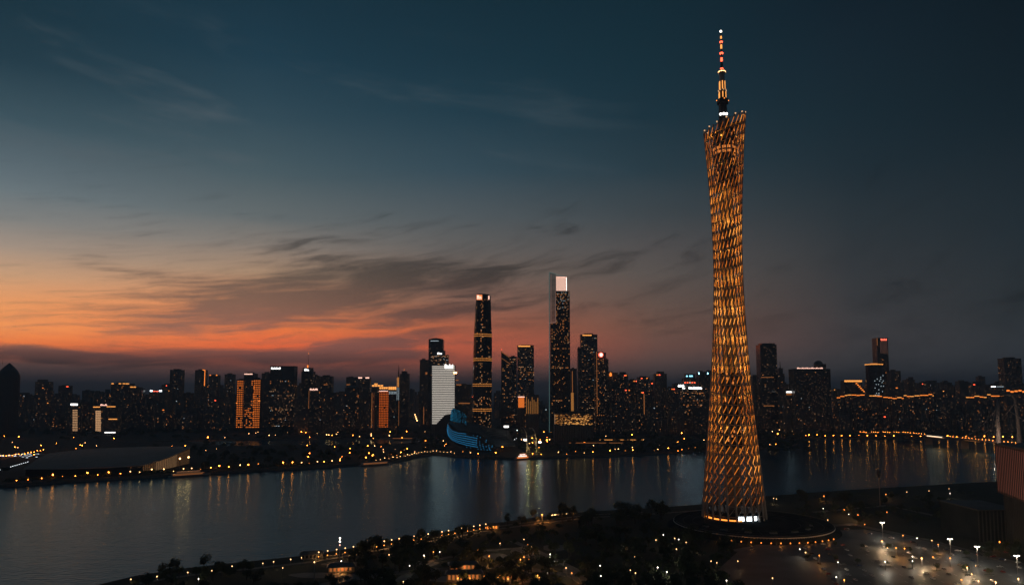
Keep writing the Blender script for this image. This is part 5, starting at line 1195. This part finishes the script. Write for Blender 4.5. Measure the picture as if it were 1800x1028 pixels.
# twin-head masts at the car park edge
for q, (u, v, vb, lb) in enumerate(((1552, 917, 944, 'tall twin headed white light mast nearest the tower podium'), (1671, 946, 975, 'tall twin headed white light mast, second along the car park edge'), (1719, 959, 990, 'tall twin headed white light mast, third along the car park edge'), (1789, 975, 1008, 'tall twin headed white light mast nearest the frame edge'))):
    b_ = G(u, vb, LZ); t = thing('light_mast', lb, 'light mast', (b_.x, b_.y, LZ), 0, 'twin headed light masts'); hh = P(u, v, b_.y).z - LZ
    MB().tube([(0, 0, 0), (0, 0, hh)], [.28, .16], 8).build('pole', M['steel'], t); MB().box(-1.9, 1.9, -.12, .12, hh - .2, hh).build('cross_arm', M['steel'], t)
    for s in (-1.5, 1.5): MB().box(s - .6, s + .6, -.5, .4, hh - .6, hh - .21).build('lamp_head', M['white_lamp'], t)
    light(t, (0, -1.2, hh - 1.4), 3400, (1, .88, .70), .8)
# riverside pontoon pier with a row of lit windows
a = G(962, 911, 0); t = thing('pontoon_pier', 'floating pier with a dashed row of white lit windows on the near bank', 'pier', (a.x, a.y + 4, 0), R(20))
MB().box(0, 40, -4, 4, -.3, 1.6).build('pontoon', M['dark_steel'], t); cb = MB().box(3, 36, -3, 3, 1.6, 4.8).build('cabin', M['hull_white'], t); MB().box(2, 37, -3.6, 3.6, 4.81, 5.3).build('roof', M['dark_roof'], t)
for k in range(9):
    if k == 6: continue
    MB().box(4 + k * 3.5, 6.4 + k * 3.5, -3.15, -3.01, 2.3, 4.2).build('window', M['warm_near'], cb)
a = G(1420, 871, 0)
# pavilions in the park
def pavilion(u, v, w_, d_, h_, lb, glow=None, rz=0):
    p = G(u, v, LZ); t = thing('park_pavilion', lb, 'pavilion', (p.x, p.y, LZ), rz)
    MB().box(-w_ / 2, w_ / 2, 0, d_, .0, h_).build('wall', M['stone'], t)
    MB().add([(-w_ / 2 - 1.5, -1.5, h_ + .01), (w_ / 2 + 1.5, -1.5, h_ + .01), (w_ / 2 + 1.5, d_ + 1.5, h_ + .01), (-w_ / 2 - 1.5, d_ + 1.5, h_ + .01), (-w_ / 2 + 1, d_ / 2, h_ + 2.2), (w_ / 2 - 1, d_ / 2, h_ + 2.2)], [(0, 1, 5, 4), (1, 2, 5), (2, 3, 4, 5), (3, 0, 4), (3, 2, 1, 0)]).build('roof', M['dark_roof'], t)
    n = int(w_ / 3.2)
    for k in range(n):
        xx = -w_ / 2 + 1 + k * (w_ - 2) / n; MB().box(xx, xx + 1.7, -.12, -.01, .9, h_ - .7).build('window', M[glow] if glow else M['black_glass'], t)
    if glow: light(t, (0, -4, 3), 1400, (1, .42, .12), .6)
    return t
pavilion(548, 982, 18, 7, 4, 'dark roofed hut on the near bank by the lamp row', None, R(14)); pavilion(866, 930, 14, 6, 4, 'small pavilion with orange lit windows at the end of the lamp row', 'strip_orange', R(16))
pavilion(816, 1020, 26, 9, 5, 'long low pavilion with orange lit front in the near park', 'strip_dim', R(4)); pavilion(815, 1001, 22, 8, 4, 'low flat hall with faint orange windows behind the long pavilion', 'strip_dim', R(8)); pavilion(905, 1020, 20, 8, 4, 'orange lit pavilion beside the long one in the near park', 'strip_dim', R(-4)); pavilion(600, 1005, 20, 9, 4, 'low hut with orange lit steps by the tall park mast', 'strip_dim', R(12))
# tall mast with stacked lamps on the bank, and a tall dark pole
for (u, vb, vt, lb, lamps) in ((597, 985, 944, 'tall slim mast with three stacked white lamps by the near bank', ((945, 'white_lamp', .7), (951, 'white_lamp', .7), (957, 'sign_pink', .6))), (552, 1030, 987, 'tall pale park mast with one white lamp', ((987, 'warm_near', .5),)), (1547, 890, 826, 'tall dark mast with a crown of horns at the river edge', ())):
    b_ = G(u, vb, LZ); t = thing('tall_mast', lb, 'mast', (b_.x, b_.y, LZ)); hh = P(u, vt, b_.y).z - LZ
    MB().tube([(0, 0, 0), (0, 0, hh)], [.5, .3], 8).build('pole', M['steel'], t)
    for (v, m_, r) in lamps: MB().ball((0, -.4, P(u, v, b_.y).z - LZ), r, 8, 5).build('lamp_globe', M[m_], t)
    if not lamps:
        MB().lathe([(1.0, hh - 9), (1.8, hh - 5), (2.0, hh - 2), (1.2, hh)], 10).build('horn_drum', M['dark_steel'], t)

# ------------------------------------------------------------------ cars
def car_mesh(col, head, tail, seed):
    g = random.Random(seed); pm = mat('car_paint', col, .3, .3); mb = MB(); L_, Wd = 4.5, .9
    prof = [(-2.25, .35), (-2.25, .85), (-1.9, .98), (-1.35, 1.02), (-.75, 1.45), (.75, 1.48), (1.35, 1.05), (2.1, .9), (2.25, .6), (2.25, .35)]
    n = len(prof); w = [(.88 if zz < 1.2 else .68) for _, zz in prof]
    mb.mat(0).add([(px, -w[i], pz) for i, (px, pz) in enumerate(prof)] + [(px, w[i], pz) for i, (px, pz) in enumerate(prof)], [tuple(range(n)), tuple(range(n, 2 * n))[::-1]] + [(i, i + n, (i + 1) % n + n, (i + 1) % n) for i in range(n)])
    mb.mat(1)
    for s in (-1, 1): mb.add([(-1.2, s * .86, 1.05), (-.72, s * .72, 1.4), (.72, s * .72, 1.42), (1.2, s * .86, 1.08)], [(0, 1, 2, 3)])
    mb.add([(-1.33, -.7, 1.06), (-1.33, .7, 1.06), (-.78, .62, 1.45), (-.78, -.62, 1.45)], [(0, 1, 2, 3)]); mb.add([(1.37, -.7, 1.08), (1.37, .7, 1.08), (.80, .62, 1.48), (.80, -.62, 1.48)], [(3, 2, 1, 0)])
    mb.mat(2)
    for sx in (-1.4, 1.4):
        for s in (-1, 1): mb.tube([(sx, s * .74, .34), (sx, s * .94, .34)], .34, 10)
    for s in (-.6, .6):
        mb.mat(3).box(-2.32, -2.24, s - .22, s + .22, .62, .82); mb.mat(4).box(2.24, 2.32, s - .22, s + .22, .66, .84)
    return mb.mesh('parked_car', [pm, M['black_glass'], mat('tyre', (.02, .02, .02), .8), M['white_lamp'] if head else M['white_metal'], M['red_light'] if tail else mat('tail_lens', (.2, .01, .01), .3)])
cols = [((.55, .55, .56), 'silver'), ((.75, .75, .74), 'white'), ((.02, .02, .025), 'black'), ((.10, .10, .11), 'dark grey'), ((.28, .03, .03), 'red'), ((.04, .07, .16), 'blue')]
CM = [(car_mesh(c, 0, 0, i), nm) for i, (c, nm) in enumerate(cols)]; CD = [(car_mesh(c, i % 2, 1 - i % 2, i), nm) for i, (c, nm) in enumerate(cols)]
rg = random.Random(17); 
for r in range(9):
    for k in range(11):
        if rg.random() < .25: continue
        p = G(1410 + k * 36 + r * 8 + rg.uniform(-4, 4), 955 + r * 9 + k * 1.6, LZ)
        if p.x > 480 or p.y < 500: continue
        me, nm = rg.choice(CM); o = link('parked_car', me, None, (p.x, p.y, LZ + .022), R(90 + rg.uniform(-4, 4)) if rg.random() < .8 else R(rg.uniform(0, 30)))
        tag(o, f'{nm} car parked among the rows of the near car park', 'car', f'{nm} cars in the car park')
for k in range(9):
    f = k / 9; p = G(lerp(1450, 1800, f) , lerp(922, 990, f) + 1, LZ); me, nm = CD[(1, 2, 5)[k % 3]]; o = link('driving_car', me, None, (p.x, p.y, LZ + .044), R(150)); tag(o, f'{nm} car driving on the road beside the car park', 'car', 'cars on the road beside the car park')
for k in range(16):
    f = k / 15; p = G(lerp(762, 786, f), lerp(768, 784, f), LZ + .4); me, nm = CD[(1, 2, 5, 4)[k % 4]]; o = link('driving_car', me, None, (p.x + rg.uniform(-3, 3), p.y, LZ + .45), R(60 if k % 2 else 240), (1.3, 1.3, 1.3)); tag(o, f'{nm} car with lights on, on the arena road', 'car', 'cars on the arena road')

# ------------------------------------------------------------------ trees
def tree_meshes(seed, h=10.0, rad=4.5, n=420, leaf='leaf', size=.62):
    g = random.Random(seed); tk = MB(); lf = MB()
    tk.tube([(0, 0, 0), (g.uniform(-.2, .2), g.uniform(-.2, .2), h * .35), (g.uniform(-.4, .4), g.uniform(-.4, .4), h * .7)], [.38, .28, .12], 7)
    cl = []
    for k in range(9):
        q = g.uniform(0, 6.28); r = rad * g.uniform(.25, .78); zc = h * g.uniform(.5, .88); c = Vector((r * math.cos(q), r * math.sin(q), zc)); cl.append((c, rad * g.uniform(.28, .5)))
        tk.tube([(0, 0, h * g.uniform(.28, .45)), c * .6 + Vector((0, 0, zc * .36)), c], [.16, .1, .04], 5)
    cl.append((Vector((0, 0, h * .9)), rad * .42))
    for k in range(n):
        c, r = g.choice(cl); d = Vector((g.gauss(0, 1), g.gauss(0, 1), g.gauss(0, .8))).normalized() * r * g.uniform(.55, 1.08); p = c + d
        ax = Vector((g.gauss(0, 1), g.gauss(0, 1), g.gauss(0, 1))).normalized(); b_ = ax.orthogonal().normalized(); s = size * g.uniform(.6, 1.35)
        a = ax * s; b2 = b_ * s * .6
        lf.add([p - a, p + b2, p + a, p - b2], [(0, 1, 2, 3)])
    return tk.mesh('trunk', M['bark']), lf.mesh('crown', M[leaf])
TM = [tree_meshes(100 + k, rnd.uniform(8.5, 13), rnd.uniform(3.8, 5.8), 420, 'leaf' if k % 2 else 'leaf_b') for k in range(8)]
TCNT = [0]
MARKS = [(o.location.x, o.location.y, ('a ' if o['category'] == 'street lamp' else 'the ') + {'street lamp': (o['label'].split(' globe')[0] if 'globe' in o['label'] else 'bank') + ' lamp', 'pavilion': 'lit pavilion' if 'lit' in o['label'] else 'dark hut', 'light mast': 'twin light mast', 'mast': 'tall mast', 'pier': 'floating pier'}[o['category']]) for o in COL.objects if o.get('category') in ('street lamp', 'pavilion', 'light mast', 'mast', 'pier') and o.location.y < 1100 and o.parent is None]
def tree(x, y, lb, gp, s=1.0, z=LZ):
    tm = TM[TCNT[0] % 8]; TCNT[0] += 1; near_ = min(MARKS, key=lambda q: (q[0] - x) ** 2 + (q[1] - y) ** 2); dd_ = math.hypot(near_[0] - x, near_[1] - y)
    lb = ('small ' if s < .8 else 'large ' if s > 1.15 else '') + lb + (', beside ' + near_[2].replace('a orange', 'an orange') if dd_ < 9 else ', near ' + near_[2].replace('a orange', 'an orange') if dd_ < 22 else '')
    if len(lb.split()) > 16: lb = lb.split(',')[0]
    o = thing('park_tree', lb, 'tree', (x, y, z), rg.uniform(0, 6.28), gp); o.scale = (s, s, s * rg.uniform(.85, 1.15))
    link('trunk', tm[0], o); link('crown', tm[1], o)
lot2 = [Vector((p.x, p.y)) for p in lot]
def in_poly(x, y, poly):
    c = False; n = len(poly)
    for i in range(n):
        a, b_ = poly[i], poly[i - 1]
        if (a.y > y) != (b_.y > y) and x < (b_.x - a.x) * (y - a.y) / (b_.y - a.y) + a.x: c = not c
    return c
npl = [Vector((p.x, p.y)) for p in npoly]
GAPS = [(709, 1018, 16, 12), (745, 990, 34, 6), (815, 1017, 70, 9), (815, 1001, 40, 6), (905, 1018, 40, 9), (870, 978, 26, 8), (922, 970, 30, 12), (975, 962, 26, 8), (1000, 1005, 14, 12), (640, 1012, 45, 7), (560, 1010, 60, 6), (600, 990, 40, 5)]
for gi, (u, v, du, dv) in enumerate(GAPS):
    c = G(u, v, LZ); a = G(u + du, v, LZ); b_ = G(u, v + dv, LZ); g = random.Random(gi)
    sheet('paved_court', [Vector((c.x + (a.x - c.x) * .85 * math.cos(q) * g.uniform(.85, 1.1), c.y - abs(b_.y - c.y) * .85 * math.sin(q) * g.uniform(.85, 1.1) * -1, 0)) for q in [2 * math.pi * j / 14 for j in range(14)]], .012 + gi * .0006, M['paving'])
def clear_spot(x, y):
    for (u, v, du, dv) in GAPS:
        a = G(u, v, LZ); b_ = G(u + du, v, LZ); c = G(u, v + dv, LZ)
        if ((x - a.x) / (b_.x - a.x)) ** 2 + ((y - a.y) / (c.y - a.y)) ** 2 < 1: return False
    return True
def scatter(n, ua, ub, va, vb, lb, gp, smin=.8, smax=1.25):
    k = 0; tries = 0
    while k < n and tries < n * 30:
        tries += 1; u, v = rg.uniform(ua, ub), rg.uniform(va, vb); p = G(u, v, LZ)
        if not in_poly(p.x, p.y + 5, npl) or not in_poly(p.x, p.y, npl): continue
        if in_poly(p.x, p.y, lot2) or not clear_spot(p.x, p.y): continue
        if (p.x - pod.location.x) ** 2 + (p.y - pod.location.y) ** 2 < 92 ** 2: continue
        tree(p.x, p.y, lb, gp, rg.uniform(smin, smax)); k += 1
scatter(95, 620, 1000, 945, 1050, 'dark leafy tree in the near park', 'trees in the near park')
scatter(85, 1000, 1330, 912, 1050, 'dark leafy tree massed in front of the lattice tower', 'trees before the tower')
scatter(26, 880, 1240, 903, 925, 'dark leafy tree along the near river edge', 'trees along the river edge', 1.0, 1.5)
scatter(24, 240, 600, 1000, 1050, 'dark leafy tree on the near left bank', 'trees on the near left bank', .7, 1.0)
scatter(42, 1380, 1700, 872, 925, 'dark leafy tree behind the car park', 'trees behind the car park', .8, 1.1)
scatter(14, 1600, 1790, 960, 990, 'dark leafy tree at the car park edge', 'trees at the car park edge', .6, .8)
for (u, v, n) in ((395, 1006, 5), (430, 997, 5), (250, 1024, 3), (295, 1012, 4), (355, 1006, 4)):
    for k in range(n):
        p = G(u + rg.uniform(-14, 14), v + rg.uniform(-1, 4) + 6, LZ); tree(p.x, p.y, 'dark bushy tree in the clump on the near left bank edge', 'tree clumps on the near left bank', rg.uniform(.55, .85))
for k in range(16):
    u, v = 1420 + (k % 8) * 46 + rg.uniform(-6, 6), (958 if k < 8 else 985) + (k % 8) * 3.5; p = G(u, v, LZ)
    if p.x > 470: continue
    isl = thing('planted_island', 'kerbed planting island between the parking rows', 'planter', (p.x, p.y, LZ + .02), R(rg.uniform(-8, 8)), 'planting islands in the car park')
    MB().box(-4, 4, -.9, .9, 0, .18).build('kerb', M['stone'], isl); MB().box(-3.8, 3.8, -.7, .7, .181, .26).build('soil', M['grass'], isl)
    tree(p.x, p.y, 'dark leafy tree on a car park planting island', 'trees on the planting islands', rg.uniform(.45, .65), LZ + .25)
scatter(16, 1180, 1300, 925, 960, 'dark leafy tree close to the front of the round podium', 'trees close to the podium', .7, 1.0)
# far bank woods read as one mass
def woods(name, label, spots, leaf):
    mb = MB(); g = random.Random(len(spots))
    for (x, y, z, s) in spots:
        for q in range(46):
            d = Vector((g.gauss(0, 1), g.gauss(0, 1), abs(g.gauss(0, 1)))).normalized() * s * g.uniform(.6, 1.05); p = Vector((x, y, z)) + Vector((d.x, d.y, s * .55 + d.z * .9))
            ax = Vector((g.gauss(0, 1), g.gauss(0, 1), g.gauss(0, 1))).normalized(); b_ = ax.orthogonal().normalized(); w_ = s * g.uniform(.22, .42); a = ax * w_; b2 = b_ * w_ * .7
            mb.add([p - a, p + b2, p + a, p - b2], [(0, 1, 2, 3)])
    tag(mb.build(name, M[leaf]), label, None, None, 'stuff')
sp = []
for k in range(620):
    u, v = rg.uniform(610, 1330), rg.uniform(908, 1045); p = G(u, v, LZ)
    if not in_poly(p.x, p.y + 4, npl) or in_poly(p.x, p.y, lot2) or not clear_spot(p.x, p.y): continue
    if (p.x - pod.location.x) ** 2 + (p.y - pod.location.y) ** 2 < 92 ** 2: continue
    sp.append((p.x, p.y, LZ, rg.uniform(1.6, 3.4)))
for k in range(170):
    p = G(rg.uniform(1390, 1720), rg.uniform(868, 920), LZ)
    if in_poly(p.x, p.y + 4, npl) and (p.x - pod.location.x) ** 2 + (p.y - pod.location.y) ** 2 > 95 ** 2: sp.append((p.x, p.y, LZ, rg.uniform(1.5, 3)))
woods('near_undergrowth', 'dark shrubs and undergrowth filling the near park', sp, 'leaf_b')
sp = []
for k in range(420):
    u = rg.uniform(-40, 740); v = rg.uniform(767, 832); p = G(u, v, LZ)
    if 20 < u < 345 and 1180 < p.y < 1520: continue
    if in_poly(p.x, p.y, [Vector((q.x, q.y)) for q in island_front + isl_back]) or p.y > 2130: sp.append((p.x, p.y, LZ, rg.uniform(5, 9)))
for p in along(fe[2:9], 9): 
    if rg.random() < .8: sp.append((p.x, p.y + 16, LZ, rg.uniform(4, 6)))
woods('left_bank_woods', 'dark mass of trees over the left far bank', sp, 'leaf')
sp = []
for k in range(420):
    u = rg.uniform(740, 1420); v = rg.uniform(769, 797); p = G(u, v, LZ)
    if 780 < u < 912 and p.y < 1880: continue
    sp.append((p.x, p.y, LZ, rg.uniform(5, 9)))
for k in range(200):
    p = G(rg.uniform(1330, 1860), rg.uniform(764, 769.5), LZ); sp.append((p.x, p.y, LZ, rg.uniform(6, 11)))
woods('right_bank_woods', 'dark mass of trees over the island and right far bank', sp, 'leaf_b')
sp = []
for k in range(220):
    p = G(rg.uniform(-60, 1900), rg.uniform(757, 766), LZ); sp.append((p.x, p.y, LZ, rg.uniform(7, 12)))
woods('city_foot_woods', 'dark strip of trees at the foot of the far city', sp, 'leaf')

# ------------------------------------------------------------------ evening haze over the whole place
hz = bpy.data.materials.new('haze'); hz.use_nodes = True; ht = hz.node_tree; ht.nodes.clear()
ho = ht.nodes.new('ShaderNodeOutputMaterial'); hv = ht.nodes.new('ShaderNodeVolumePrincipled'); ht.links.new(hv.outputs[0], ho.inputs['Volume'])
hv.inputs['Color'].default_value = (.52, .77, 1.0, 1); hv.inputs['Density'].default_value = HAZE; hv.inputs['Anisotropy'].default_value = .2
hb = MB().box(-31000, 31000, -1000, 43000, -4, 640).build('haze', hz); tag(hb, 'thin evening haze lying over river and city', None, None, 'stuff')
